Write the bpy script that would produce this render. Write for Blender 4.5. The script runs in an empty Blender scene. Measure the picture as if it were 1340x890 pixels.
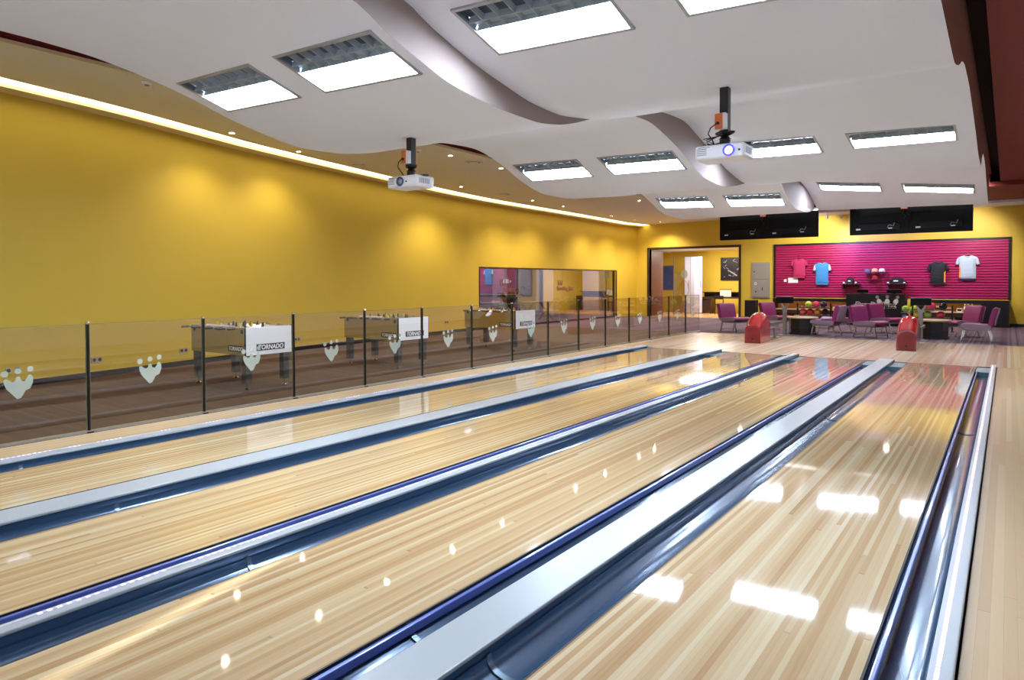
import bpy, bmesh, math, random
from mathutils import Vector, Matrix
random.seed(7)
PI = math.pi
sc = bpy.context.scene
col = sc.collection

# ------------------------------------------------------------------ materials
def new_mat(name):
    m = bpy.data.materials.new(name); m.use_nodes = True
    nt = m.node_tree
    return m, nt, nt.nodes['Principled BSDF']

def lin(c):
    return tuple((v / 12.92 if v <= 0.04045 else ((v + 0.055) / 1.055) ** 2.4) for v in c)

def rgb(r, g, b):
    return lin((r / 255, g / 255, b / 255)) + (1.0,)

def pm(name, c, rough=0.5, metal=0.0, spec=0.5, coat=0.0, emit=None, es=0.0, noise=0.0, nscale=8.0, bump=0.0):
    m, nt, b = new_mat(name)
    b.inputs['Base Color'].default_value = c
    b.inputs['Roughness'].default_value = rough
    b.inputs['Metallic'].default_value = metal
    b.inputs['Specular IOR Level'].default_value = spec
    b.inputs['Coat Weight'].default_value = coat
    b.inputs['Coat Roughness'].default_value = 0.05
    if emit:
        b.inputs['Emission Color'].default_value = emit
        b.inputs['Emission Strength'].default_value = es
    if noise or bump:
        tc = nt.nodes.new('ShaderNodeTexCoord'); n = nt.nodes.new('ShaderNodeTexNoise')
        n.inputs['Scale'].default_value = nscale; n.inputs['Detail'].default_value = 4
        nt.links.new(tc.outputs['Object'], n.inputs['Vector'])
        if noise:
            mx = nt.nodes.new('ShaderNodeMix'); mx.data_type = 'RGBA'
            mx.inputs[6].default_value = tuple(v * (1 - noise) for v in c[:3]) + (1,)
            mx.inputs[7].default_value = tuple(min(1, v * (1 + noise)) for v in c[:3]) + (1,)
            nt.links.new(n.outputs['Fac'], mx.inputs[0]); nt.links.new(mx.outputs[2], b.inputs['Base Color'])
        if bump:
            bp = nt.nodes.new('ShaderNodeBump'); bp.inputs['Strength'].default_value = bump; bp.inputs['Distance'].default_value = 0.01
            nt.links.new(n.outputs['Fac'], bp.inputs['Height']); nt.links.new(bp.outputs['Normal'], b.inputs['Normal'])
    return m

def emis(name, c, s):
    m, nt, b = new_mat(name)
    b.inputs['Base Color'].default_value = (0.8, 0.8, 0.8, 1)
    b.inputs['Emission Color'].default_value = c
    b.inputs['Emission Strength'].default_value = s
    return m

def math_node(nt, op, a=None, b=None):
    n = nt.nodes.new('ShaderNodeMath'); n.operation = op
    for i, v in enumerate((a, b)):
        if v is None: continue
        if isinstance(v, (int, float)): n.inputs[i].default_value = v
        else: nt.links.new(v, n.inputs[i])
    return n.outputs[0]

def boards(name, tones, bw=0.0270, seg=1.6, rough=0.12, coat=0.0, spec=0.5, gap=0.03, grain=0.10, seam=None, bump=0.0):
    """boards running along world Y; every board piece picks its own tone"""
    m, nt, b = new_mat(name)
    tc = nt.nodes.new('ShaderNodeTexCoord'); sep = nt.nodes.new('ShaderNodeSeparateXYZ')
    geo = nt.nodes.new('ShaderNodeNewGeometry')
    nt.links.new(geo.outputs['Position'], sep.inputs[0])
    xs = math_node(nt, 'DIVIDE', sep.outputs[0], bw)
    xi = math_node(nt, 'FLOOR', xs)
    xf = math_node(nt, 'FRACT', xs)
    w1 = nt.nodes.new('ShaderNodeTexWhiteNoise'); w1.noise_dimensions = '1D'
    nt.links.new(xi, w1.inputs['W'])
    off = math_node(nt, 'MULTIPLY', w1.outputs['Value'], 13.7)
    ys = math_node(nt, 'ADD', math_node(nt, 'DIVIDE', sep.outputs[1], seg), off)
    yi = math_node(nt, 'FLOOR', ys); yf = math_node(nt, 'FRACT', ys)
    cmb = nt.nodes.new('ShaderNodeCombineXYZ'); nt.links.new(xi, cmb.inputs[0]); nt.links.new(yi, cmb.inputs[1])
    w2 = nt.nodes.new('ShaderNodeTexWhiteNoise'); w2.noise_dimensions = '2D'; nt.links.new(cmb.outputs[0], w2.inputs['Vector'])
    # grain stretched along Y
    mp = nt.nodes.new('ShaderNodeMapping'); mp.inputs['Scale'].default_value = (90, 2.2, 1)
    nt.links.new(geo.outputs['Position'], mp.inputs['Vector'])
    nz = nt.nodes.new('ShaderNodeTexNoise'); nz.inputs['Scale'].default_value = 1.0; nz.inputs['Detail'].default_value = 3
    nt.links.new(mp.outputs[0], nz.inputs['Vector'])
    f = math_node(nt, 'ADD', w2.outputs['Value'], math_node(nt, 'MULTIPLY', math_node(nt, 'SUBTRACT', nz.outputs['Fac'], 0.5), grain * 4))
    cr = nt.nodes.new('ShaderNodeValToRGB'); nt.links.new(f, cr.inputs[0])
    els = cr.color_ramp.elements
    while len(els) < len(tones): els.new(0.5)
    for i, t in enumerate(tones):
        els[i].position = i / (len(tones) - 1); els[i].color = t
    last = cr.outputs[0]
    if gap:
        g1 = math_node(nt, 'LESS_THAN', xf, gap)
        g2 = math_node(nt, 'LESS_THAN', yf, 0.0015)
        g = math_node(nt, 'MULTIPLY', math_node(nt, 'MAXIMUM', g1, g2), 0.28)
        mx = nt.nodes.new('ShaderNodeMix'); mx.data_type = 'RGBA'
        nt.links.new(g, mx.inputs[0]); nt.links.new(last, mx.inputs[6]); mx.inputs[7].default_value = rgb(95, 65, 40)
        last = mx.outputs[2]
    nt.links.new(last, b.inputs['Base Color'])
    b.inputs['Roughness'].default_value = rough; b.inputs['Coat Weight'].default_value = coat; b.inputs['Coat Roughness'].default_value = 0.04
    b.inputs['Specular IOR Level'].default_value = spec
    return m

def carpet(name, c1, c2, pitch, axis=0):
    m, nt, b = new_mat(name)
    geo = nt.nodes.new('ShaderNodeNewGeometry'); sep = nt.nodes.new('ShaderNodeSeparateXYZ')
    nt.links.new(geo.outputs['Position'], sep.inputs[0])
    i = math_node(nt, 'FLOOR', math_node(nt, 'DIVIDE', sep.outputs[axis], pitch))
    w = nt.nodes.new('ShaderNodeTexWhiteNoise'); w.noise_dimensions = '1D'; nt.links.new(i, w.inputs['W'])
    nz = nt.nodes.new('ShaderNodeTexNoise'); nz.inputs['Scale'].default_value = 120
    nt.links.new(geo.outputs['Position'], nz.inputs['Vector'])
    f = math_node(nt, 'ADD', math_node(nt, 'MULTIPLY', w.outputs['Value'], 0.6), math_node(nt, 'MULTIPLY', nz.outputs['Fac'], 0.4))
    mx = nt.nodes.new('ShaderNodeMix'); mx.data_type = 'RGBA'
    nt.links.new(f, mx.inputs[0]); mx.inputs[6].default_value = c1; mx.inputs[7].default_value = c2
    nt.links.new(mx.outputs[2], b.inputs['Base Color'])
    b.inputs['Roughness'].default_value = 0.95; b.inputs['Specular IOR Level'].default_value = 0.1
    return m

def glass(name, tint, refl=1.0, rough=0.0, base=0.0):
    """clear sheet: tinted straight-through light plus a Fresnel mirror part"""
    m = bpy.data.materials.new(name); m.use_nodes = True; nt = m.node_tree
    for n in list(nt.nodes): nt.nodes.remove(n)
    out = nt.nodes.new('ShaderNodeOutputMaterial'); mix = nt.nodes.new('ShaderNodeMixShader')
    tr = nt.nodes.new('ShaderNodeBsdfTransparent'); gl = nt.nodes.new('ShaderNodeBsdfGlossy')
    fr = nt.nodes.new('ShaderNodeFresnel'); fr.inputs['IOR'].default_value = 1.5
    geo = nt.nodes.new('ShaderNodeNewGeometry')
    iorv = nt.nodes.new('ShaderNodeMix'); iorv.data_type = 'FLOAT'
    nt.links.new(geo.outputs['Backfacing'], iorv.inputs[0]); iorv.inputs[2].default_value = 1.5; iorv.inputs[3].default_value = 1 / 1.5
    fac = math_node(nt, 'MINIMUM', math_node(nt, 'ADD', math_node(nt, 'MULTIPLY', fr.outputs[0], refl), base), 1.0)
    # only the outer skin mirrors, inner faces just pass light
    fac = math_node(nt, 'MULTIPLY', fac, math_node(nt, 'SUBTRACT', 1.0, geo.outputs['Backfacing']))
    tr.inputs['Color'].default_value = tint; gl.inputs['Roughness'].default_value = rough; gl.inputs['Color'].default_value = (1, 1, 1, 1)
    nt.links.new(fac, mix.inputs[0]); nt.links.new(tr.outputs[0], mix.inputs[1]); nt.links.new(gl.outputs[0], mix.inputs[2])
    nt.links.new(mix.outputs[0], out.inputs['Surface'])
    return m

def frosted(name):
    m = bpy.data.materials.new(name); m.use_nodes = True; nt = m.node_tree
    b = nt.nodes['Principled BSDF']; b.inputs['Base Color'].default_value = rgb(196, 205, 190); b.inputs['Roughness'].default_value = 0.7
    b.inputs['Alpha'].default_value = 0.45
    return m

def led_strip(name, pitch, cols, s, duty=0.6):
    m, nt, b = new_mat(name)
    geo = nt.nodes.new('ShaderNodeNewGeometry'); sep = nt.nodes.new('ShaderNodeSeparateXYZ')
    nt.links.new(geo.outputs['Position'], sep.inputs[0])
    ys = math_node(nt, 'DIVIDE', sep.outputs[1], pitch)
    yi = math_node(nt, 'FLOOR', ys); yf = math_node(nt, 'FRACT', ys)
    grp = math_node(nt, 'FLOOR', math_node(nt, 'DIVIDE', yi, 3.0))
    w = nt.nodes.new('ShaderNodeTexWhiteNoise'); w.noise_dimensions = '1D'; nt.links.new(grp, w.inputs['W'])
    cr = nt.nodes.new('ShaderNodeValToRGB'); cr.color_ramp.interpolation = 'CONSTANT'
    els = cr.color_ramp.elements
    while len(els) < len(cols): els.new(0.5)
    for i, c in enumerate(cols): els[i].position = i / len(cols); els[i].color = c
    nt.links.new(w.outputs['Value'], cr.inputs[0])
    on = math_node(nt, 'LESS_THAN', yf, duty)
    b.inputs['Base Color'].default_value = (0.55, 0.55, 0.57, 1)
    nt.links.new(cr.outputs[0], b.inputs['Emission Color'])
    nt.links.new(math_node(nt, 'MULTIPLY', on, s), b.inputs['Emission Strength'])
    b.inputs['Roughness'].default_value = 0.4
    return m

M = {}
M['yellow'] = pm('yellow_paint', rgb(216, 184, 60), 0.6, noise=0.04, nscale=1.5)
M['soffit'] = pm('soffit_paint', rgb(228, 225, 214), 0.7)
M['white'] = pm('white_plaster', (0.80, 0.835, 0.94, 1), 0.75)
M['fascia'] = pm('fascia_paint_dimmed', rgb(146, 130, 126), 0.8)  # beige paint, darkened further to offset spill from the louvre lights
M['fascia_bounce'] = pm('fascia_bounce_tint', rgb(120, 72, 52), 0.8)  # brown of the red ceiling's bounce light put into the colour
M['trimcream'] = pm('cream_trim', rgb(232, 215, 175), 0.6)
M['red'] = pm('red_paint', rgb(118, 34, 32), 0.7)
M['black'] = pm('black_paint', rgb(22, 20, 22), 0.45)
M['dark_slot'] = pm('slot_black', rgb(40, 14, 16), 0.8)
lane_tones = [rgb(167, 134, 96), rgb(178, 149, 110), rgb(185, 158, 121), rgb(190, 168, 133), rgb(197, 180, 149)]
M['lane'] = boards('lane_maple', lane_tones, 0.0271, 9.0, rough=0.045, spec=0.5, gap=0.035)
M['approach'] = boards('approach_maple', [rgb(170, 138, 108), rgb(180, 153, 125), rgb(186, 163, 138), rgb(194, 177, 154)], 0.052, 7.0, rough=0.22, spec=0.45, gap=0.03)
M['walk'] = boards('walkway_maple', [rgb(184, 152, 112), rgb(196, 168, 130), rgb(204, 180, 144)], 0.05, 4.0, rough=0.28, spec=0.4, gap=0.03)
M['hallwood'] = boards('hall_wood', [rgb(176, 130, 80), rgb(196, 152, 98), rgb(208, 168, 116)], 0.09, 1.2, rough=0.25)
M['gutter'] = pm('gutter_navy', rgb(58, 84, 112), 0.2, 0.3, 0.6, coat=0.5)
M['gutter_end'] = pm('gutter_end_teal', rgb(78, 112, 122), 0.35)
M['joint'] = pm('gutter_joint', rgb(110, 128, 146), 0.25, 0.6)
M['rail'] = pm('bumper_blue', rgb(92, 106, 178), 0.25, 0.2, coat=0.3)
M['cap'] = pm('divider_white', rgb(160, 166, 170), 0.3, 0.0, 0.5, noise=0.03, nscale=3)
M['capside'] = pm('divider_side_dark', rgb(58, 34, 28), 0.4)
M['led_multi'] = led_strip('led_strip_multi', 0.030, [(0.75, 0.55, 1, 1), (0.9, 0.25, 0.2, 1), (0.35, 0.15, 0.9, 1), (1, 0.9, 1, 1), (0.9, 0.4, 0.15, 1), (0.7, 0.5, 1, 1)], 1.5)
M['led_blue'] = led_strip('led_strip_violet', 0.040, [(0.30, 0.18, 1, 1), (0, 0, 0, 1), (0.35, 0.25, 1, 1), (0.02, 0.02, 0.03, 1), (0.6, 0.5, 1, 1), (0, 0, 0, 1)], 1.6, 0.5)
M['carpet'] = carpet('brown_carpet', rgb(84, 66, 54), rgb(104, 84, 70), 0.05, 1)
M['lounge_carpet'] = carpet('purple_stripe_carpet', rgb(72, 58, 72), rgb(130, 112, 122), 0.045, 0)
M['glass'] = glass('barrier_glass', (0.93, 0.91, 0.87, 1), 1.7)
M['edge'] = pm('glass_edge_green', rgb(110, 116, 92), 0.15)
M['post'] = pm('post_dark', rgb(34, 28, 24), 0.35, 0.6)
M['chrome'] = pm('chrome', rgb(205, 205, 205), 0.15, 1.0)
M['steel'] = pm('brushed_steel', rgb(140, 136, 134), 0.38, 0.8, noise=0.06, nscale=30)
M['channel'] = pm('aluminium_channel', rgb(176, 176, 172), 0.3, 0.8)
M['frost'] = frosted('frosted_film')
M['mirror_glass'] = glass('dark_window_glass', (0.62, 0.60, 0.62, 1), 1.4, base=0.30)
M['clear_glass'] = glass('clear_door_glass', (0.90, 0.90, 0.88, 1), 1.2, base=0.05)
M['darkwood'] = pm('wenge_wood', rgb(52, 32, 26), 0.35, noise=0.15, nscale=6)
M['brownwood'] = boards('walnut_panel', [rgb(86, 46, 16), rgb(98, 54, 20), rgb(110, 64, 24)], 0.25, 3.0, rough=0.35, gap=0)
M['lavender'] = pm('lavender_panel', rgb(196, 196, 226), 0.5)
M['greyfloor'] = pm('grey_tile', rgb(150, 140, 140), 0.3)
M['lum'] = emis('lamp_diffuser', (0.77, 0.91, 1.10, 1), 52.0)
M['lum_metal'] = pm('louvre_aluminium', rgb(150, 160, 172), 0.28, 0.85)
M['lum_dark'] = pm('shaded_cell_plate', rgb(66, 72, 86), 0.35)
M['lum_pale'] = pm('pale_louvre', rgb(176, 188, 196), 0.3)
M['lum_frame'] = pm('lamp_frame', rgb(170, 172, 176), 0.4, 0.5)
M['tube'] = emis('tube_light', (0.95, 0.98, 1, 1), 4.0)
M['cove'] = emis('cove_led', (1.0, 0.86, 0.52, 1), 2.6)
M['spotdisc'] = emis('downlight_lens', (1.0, 0.88, 0.68, 1), 110.0)
M['whiteplastic'] = pm('white_plastic', rgb(232, 232, 236), 0.35)
M['greyplastic'] = pm('grey_plastic', rgb(150, 150, 156), 0.4)
M['orange'] = pm('orange_box', rgb(224, 116, 58), 0.45)
M['lens_on'] = emis('lens_lit', (0.85, 0.90, 1.0, 1), 6.0)
M['lens_ring'] = pm('lens_ring_blue', rgb(60, 62, 190), 0.2, coat=0.4, emit=(0.15, 0.15, 0.9, 1), es=0.5)
M['lens_dim'] = pm('lens_dim', rgb(140, 150, 175), 0.05, coat=1.0)
M['lens_ring2'] = pm('lens_ring_grey', rgb(70, 76, 110), 0.2, coat=0.4)
M['hood'] = pm('red_gloss_hood', rgb(146, 22, 24), 0.14, spec=0.6, coat=0.8)
M['hood_panel'] = pm('red_hood_panel', rgb(128, 22, 22), 0.35)
M['rubber'] = pm('black_rubber', rgb(16, 15, 16), 0.6)
M['purple'] = pm('purple_leather', rgb(132, 28, 92), 0.42, noise=0.06, nscale=12)
M['purple_grey'] = pm('mauve_leather', rgb(138, 112, 132), 0.45)
M['tabletop'] = pm('pale_table_wood', rgb(214, 188, 148), 0.3, noise=0.06)
M['magenta'] = pm('magenta_slatwall', rgb(170, 24, 88), 0.42)
M['frame_black'] = pm('black_frame', rgb(24, 14, 18), 0.4)
M['shelf_black'] = pm('black_laminate', rgb(18, 14, 16), 0.3)
M['lit_wood'] = pm('orange_wood_back', rgb(196, 122, 56), 0.5, noise=0.12, nscale=5)
M['pale_shelf'] = pm('pale_shelf', rgb(232, 200, 160), 0.4)
M['shelf_led'] = emis('shelf_light', (1.0, 0.80, 0.50, 1), 7.0)
M['paper'] = pm('white_paper', rgb(240, 240, 240), 0.7)
M['shoe'] = pm('white_leather', rgb(235, 228, 220), 0.45)
M['sole'] = pm('tan_sole', rgb(190, 130, 80), 0.6)
M['greenbits'] = pm('green_packets', rgb(120, 150, 96), 0.5, noise=0.3, nscale=30)
M['leaf'] = pm('palm_green', rgb(86, 104, 44), 0.5)
M['terracotta'] = pm('stone_pot', rgb(120, 104, 96), 0.7)
M['monitor'] = pm('monitor_back_black', rgb(13, 13, 14), 0.7, spec=0.15)
M['monitor_detail'] = pm('monitor_vent', rgb(22, 22, 24), 0.7, spec=0.15)
M['sticker'] = pm('silver_sticker', rgb(190, 192, 196), 0.4)
M['outlet_red'] = pm('red_outlet_box', rgb(190, 110, 92), 0.5)
M['leg_grey'] = pm('table_leg_grey', rgb(62, 60, 60), 0.4)
M['tside'] = pm('table_side_laminate', rgb(172, 152, 92), 0.3, noise=0.05, nscale=4)
M['twhite'] = pm('table_end_white', rgb(246, 248, 252), 0.35)
M['field'] = pm('playfield_green', rgb(58, 88, 62), 0.4)
M['rod'] = pm('rod_chrome', rgb(210, 210, 210), 0.2, 1.0)
M['figy'] = pm('figure_yellow', rgb(226, 190, 40), 0.4)
M['figb'] = pm('figure_black', rgb(28, 24, 24), 0.4)
M['text_dark'] = pm('lettering_dark', rgb(40, 42, 46), 0.5)
M['text_grey'] = pm('lettering_grey', rgb(150, 152, 150), 0.5)
M['text_white'] = pm('lettering_white', rgb(252, 252, 252), 0.5)
M['text_red'] = pm('lettering_brownred', rgb(134, 76, 66), 0.5)
M['socket'] = pm('socket_plate', rgb(176, 166, 140), 0.4)
M['socket_dark'] = pm('socket_hole', rgb(70, 56, 44), 0.5)
M['dots'] = pm('lane_dot', rgb(60, 30, 20), 0.3)
M['foul'] = pm('foul_line', rgb(150, 112, 80), 0.3)

# ------------------------------------------------------------------ mesh builder
class MB:
    def __init__(s): s.v = []; s.f = []
    def add(s, vs, fs):
        o = len(s.v); s.v += [tuple(p) for p in vs]; s.f += [tuple(i + o for i in f) for f in fs]; return s
    def box(s, x0, x1, y0, y1, z0, z1, mat=None):
        vs = [(x, y, z) for z in (z0, z1) for y in (y0, y1) for x in (x0, x1)]
        if mat: vs = [mat @ Vector(p) for p in vs]
        return s.add(vs, [(0, 2, 3, 1), (4, 5, 7, 6), (0, 1, 5, 4), (2, 6, 7, 3), (0, 4, 6, 2), (1, 3, 7, 5)])
    def quad(s, a, b, c, d): return s.add([a, b, c, d], [(0, 1, 2, 3)])
    def cyl(s, c, r, h, n=20, axis='z', r2=None):
        r2 = r if r2 is None else r2
        vs = []
        for k, rr in ((0, r), (1, r2)):
            for i in range(n):
                a = 2 * PI * i / n; p = (rr * math.cos(a), rr * math.sin(a), k * h)
                if axis == 'y': p = (p[0], p[2], p[1])
                if axis == 'x': p = (p[2], p[0], p[1])
                vs.append((c[0] + p[0], c[1] + p[1], c[2] + p[2]))
        fs = [(i, (i + 1) % n, n + (i + 1) % n, n + i) for i in range(n)] + [tuple(range(n - 1, -1, -1)), tuple(range(n, 2 * n))]
        if axis == 'y': fs = [tuple(reversed(f)) for f in fs]
        return s.add(vs, fs)
    def lathe(s, c, prof, n=24, axis='z', caps=True):
        vs = []
        for r, z in prof:
            for i in range(n):
                a = 2 * PI * i / n; p = (r * math.cos(a), r * math.sin(a), z)
                if axis == 'y': p = (p[0], -p[2], p[1])
                if axis == 'x': p = (p[2], p[0], p[1])
                vs.append((c[0] + p[0], c[1] + p[1], c[2] + p[2]))
        k = len(prof)
        fs = [(j * n + i, j * n + (i + 1) % n, (j + 1) * n + (i + 1) % n, (j + 1) * n + i) for j in range(k - 1) for i in range(n)]
        if caps: fs += [tuple(range(n - 1, -1, -1)), tuple((k - 1) * n + i for i in range(n))]
        return s.add(vs, fs)
    def tube(s, pts, r, n=10):
        pts = [Vector(p) for p in pts]; vs = []
        for i, p in enumerate(pts):
            t = (pts[min(i + 1, len(pts) - 1)] - pts[max(i - 1, 0)]).normalized()
            a = t.orthogonal().normalized() if i == 0 else (a - t * a.dot(t)).normalized()
            b = t.cross(a)
            rr = r[i] if isinstance(r, (list, tuple)) else r
            vs += [p + (a * math.cos(2 * PI * k / n) + b * math.sin(2 * PI * k / n)) * rr for k in range(n)]
        m = len(pts)
        fs = [(j * n + i, j * n + (i + 1) % n, (j + 1) * n + (i + 1) % n, (j + 1) * n + i) for j in range(m - 1) for i in range(n)]
        fs += [tuple(range(n - 1, -1, -1)), tuple((m - 1) * n + i for i in range(n))]
        return s.add(vs, fs)
    def bar(s, a, b, w, t=None):
        """rectangular bar between two points"""
        t = w if t is None else t
        a, b = Vector(a), Vector(b); d = (b - a).normalized()
        u = d.cross(Vector((0, 0, 1)));  u = u.normalized() if u.length > 1e-4 else Vector((1, 0, 0))
        v = u.cross(d).normalized()
        vs = [p + u * (sx * w / 2) + v * (sy * t / 2) for p in (a, b) for sx, sy in ((-1, -1), (1, -1), (1, 1), (-1, 1))]
        return s.add(vs, [(0, 1, 2, 3), (4, 7, 6, 5), (0, 4, 5, 1), (1, 5, 6, 2), (2, 6, 7, 3), (3, 7, 4, 0)])
    def prism(s, outline, lo, hi, plane='xz'):
        """closed outline extruded along the third axis"""
        n = len(outline); vs = []
        for k in (lo, hi):
            for (a, b) in outline:
                vs.append({'xz': (a, k, b), 'yz': (k, a, b), 'xy': (a, b, k)}[plane])
        fs = [(i, (i + 1) % n, n + (i + 1) % n, n + i) for i in range(n)] + [tuple(range(n - 1, -1, -1)), tuple(range(n, 2 * n))]
        return s.add(vs, fs)
    def grid(s, fn, us, vs_):
        nu, nv = len(us), len(vs_)
        return s.add([fn(u, v) for v in vs_ for u in us], [(j * nu + i, j * nu + i + 1, (j + 1) * nu + i + 1, (j + 1) * nu + i) for j in range(nv - 1) for i in range(nu - 1)])
    def sphere(s, c, r, n=20, m=12, sx=1, sy=1, sz=1):
        return s.add(*MB._sph(c, r, n, m, sx, sy, sz))
    @staticmethod
    def _sph(c, r, n, m, sx, sy, sz):
        vs = [(c[0], c[1], c[2] - r * sz)]
        for j in range(1, m):
            t = -PI / 2 + PI * j / m
            for i in range(n):
                a = 2 * PI * i / n
                vs.append((c[0] + r * sx * math.cos(t) * math.cos(a), c[1] + r * sy * math.cos(t) * math.sin(a), c[2] + r * sz * math.sin(t)))
        vs.append((c[0], c[1], c[2] + r * sz)); top = len(vs) - 1
        fs = [(0, 1 + (i + 1) % n, 1 + i) for i in range(n)]
        for j in range(m - 2):
            for i in range(n):
                fs.append((1 + j * n + i, 1 + j * n + (i + 1) % n, 1 + (j + 1) * n + (i + 1) % n, 1 + (j + 1) * n + i))
        b = 1 + (m - 2) * n
        fs += [(b + i, b + (i + 1) % n, top) for i in range(n)]
        return vs, fs
    def build(s, name, mat, parent=None, smooth=True, bevel=0.0, subsurf=0, fix=True):
        me = bpy.data.meshes.new(name); me.from_pydata(s.v, [], s.f); me.update()
        if fix:
            bm = bmesh.new(); bm.from_mesh(me); bmesh.ops.recalc_face_normals(bm, faces=bm.faces); bm.to_mesh(me); bm.free()
        if smooth and len(me.polygons):
            me.polygons.foreach_set('use_smooth', [True] * len(me.polygons)); me.set_sharp_from_angle(angle=math.radians(38))
        o = bpy.data.objects.new(name, me); col.objects.link(o)
        if mat: me.materials.append(M[mat] if isinstance(mat, str) else mat)
        if parent: o.parent = parent
        if bevel:
            b = o.modifiers.new('bevel', 'BEVEL'); b.width = bevel; b.segments = 2; b.limit_method = 'ANGLE'; b.angle_limit = math.radians(40)
        if subsurf:
            b = o.modifiers.new('subd', 'SUBSURF'); b.levels = subsurf; b.render_levels = subsurf
        return o

def tag(o, label, cat, group=None, kind=None):
    if label: o['label'] = label
    if cat: o['category'] = cat
    if group: o['group'] = group
    if kind: o['kind'] = kind
    return o
def thing(name, label, cat, loc=(0, 0, 0), rz=0.0, group=None):
    o = bpy.data.objects.new(name, None); col.objects.link(o); o.empty_display_size = 0.1
    o.location = loc; o.rotation_euler = (0, 0, rz)
    return tag(o, label, cat, group)
def struct(name, mb, mat, label=None, **k):
    o = mb.build(name, mat, **k); o['kind'] = 'structure'
    if label: o['label'] = label
    return o
def dup(root, loc, rz=None, label=None, group=None):
    r = root.copy(); col.objects.link(r); r.location = loc
    if rz is not None: r.rotation_euler = (0, 0, rz)
    if label: r['label'] = label
    if group: r['group'] = group
    for ch in list(root.children):
        c = ch.copy(); col.objects.link(c); c.parent = r
        for g in list(ch.children):
            d = g.copy(); col.objects.link(d); d.parent = c
    return r
def text(name, body, size, mat, parent, loc, rot, extrude=0.003, offset=0.0, shear=0.0, sx=1.0, bold=0.0):
    cu = bpy.data.curves.new(name, 'FONT'); cu.body = body; cu.size = size; cu.extrude = extrude; cu.offset = offset + bold
    cu.align_x = 'CENTER'; cu.align_y = 'CENTER'; cu.shear = shear
    t = bpy.data.objects.new(name + '_curve', cu); col.objects.link(t)
    bpy.context.view_layer.update()
    me = bpy.data.meshes.new_from_object(t.evaluated_get(bpy.context.evaluated_depsgraph_get()))
    bpy.data.objects.remove(t)
    o = bpy.data.objects.new(name, me); col.objects.link(o); me.name = name
    me.materials.clear(); me.materials.append(M[mat])
    o.location = loc; o.rotation_euler = rot; o.scale = (sx, 1, 1)
    if parent: o.parent = parent
    return o

def interp(T, y):
    if y <= T[0][0]: return T[0][1]
    for (a, p), (b, q) in zip(T, T[1:]):
        if y <= b: return p + (q - p) * (y - a) / (b - a)
    return T[-1][1]

# ------------------------------------------------------------------ camera (24 mm, slight shift)
cam_d = bpy.data.cameras.new('camera'); cam = bpy.data.objects.new('camera', cam_d); col.objects.link(cam)
cam_d.sensor_width = 36; cam_d.lens = 893 / 1340 * 36; cam_d.shift_y = -56.5 / 1340
yaw, pit, rol = math.radians(36.02), math.radians(-1.30), math.radians(-0.17)
fw = Vector((-math.sin(yaw) * math.cos(pit), math.cos(yaw) * math.cos(pit), math.sin(pit)))
rt = Vector((math.cos(yaw), math.sin(yaw), 0)); up = rt.cross(fw)
rt, up = rt * math.cos(rol) + up * math.sin(rol), up * math.cos(rol) - rt * math.sin(rol)
mw = Matrix((rt, up, -fw)).transposed().to_4x4(); mw.translation = (0, 0, 1.55)
cam.matrix_world = mw; cam_d.clip_start = 0.05; cam_d.clip_end = 120
sc.camera = cam

YE = 27.9            # end wall
YF = 14.76           # foul line
# ------------------------------------------------------------------ floors
struct('floor', MB().box(-7.62, 2.6, YF, 19.8, -0.12, 0.0), 'approach', 'pale maple approach boards behind the foul line', smooth=False)
struct('floor', MB().box(-0.142, 2.6, -5, YF, -0.12, 0.0), 'walk', 'maple walkway boards right of the lanes', smooth=False)
struct('floor', MB().box(-7.62, -6.99, -5, YF, -0.12, 0.0), 'walk', 'narrow maple strip along the glass barrier', smooth=False)
struct('floor', MB().box(-14.2, -7.62, -5, 19.8, -0.12, 0.0), 'carpet', 'dark brown carpet behind the glass barrier', smooth=False)
struct('floor', MB().box(-14.2, 2.6, 19.8, YE, -0.12, 0.0), 'lounge_carpet', 'purple striped lounge carpet', smooth=False)
struct('floor', MB().box(-14.6, -8.0, YE, 33.3, -0.12, 0.0), 'hallwood', 'wooden floor of the side room', smooth=False)
struct('floor', MB().box(-19.5, -14.2, 12, 33, -0.12, 0.0), 'greyfloor', 'grey floor outside the long window', smooth=False)
struct('floor', MB().box(-6.99, -0.142, -5, YF, -0.2, -0.125), 'black', 'dark subfloor under the gutters', smooth=False)
struct('trim_1', MB().box(-7.62, -0.14, YF, YF + 0.035, -0.01, 0.001), 'foul', 'foul line strip', smooth=False)

# ------------------------------------------------------------------ lanes, gutters, dividers
LANES = [(-6.615, -5.553, 'maple bowling lane nearest the glass barrier'),
         (-4.851, -3.790, 'second maple bowling lane from the glass barrier'),
         (-3.270, -2.212, 'third maple bowling lane from the glass barrier'),
         (-1.500, -0.450, 'rightmost maple bowling lane beside the walkway')]
for x0, x1, lb in LANES:
    t = thing('bowling_lane', lb, 'bowling lane', (0.5 * (x0 + x1), -4.5, -0.12), 0, 'polished bowling lanes')
    MB().box(x0 - 0.5 * (x0 + x1), x1 - 0.5 * (x0 + x1), 0, YF + 4.5, 0, 0.12).build('surface', 'lane', t, smooth=False)
    w = x1 - x0
    for k in range(7):
        MB().cyl((-w / 2 + w * (k + 1) / 8, 11.0 - 0.16 * (3 - abs(k - 3)) + 4.5, 0.1195), 0.011, 0.0012, 12).build('marker_dot', 'dots', t)
    MB().box(-w / 2 - 0.010, -w / 2, 0, YF + 4.5, 0.03, 0.12).box(w / 2, w / 2 + 0.010, 0, YF + 4.5, 0.03, 0.12).build('edge_strip', 'rubber', t, smooth=False)

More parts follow.
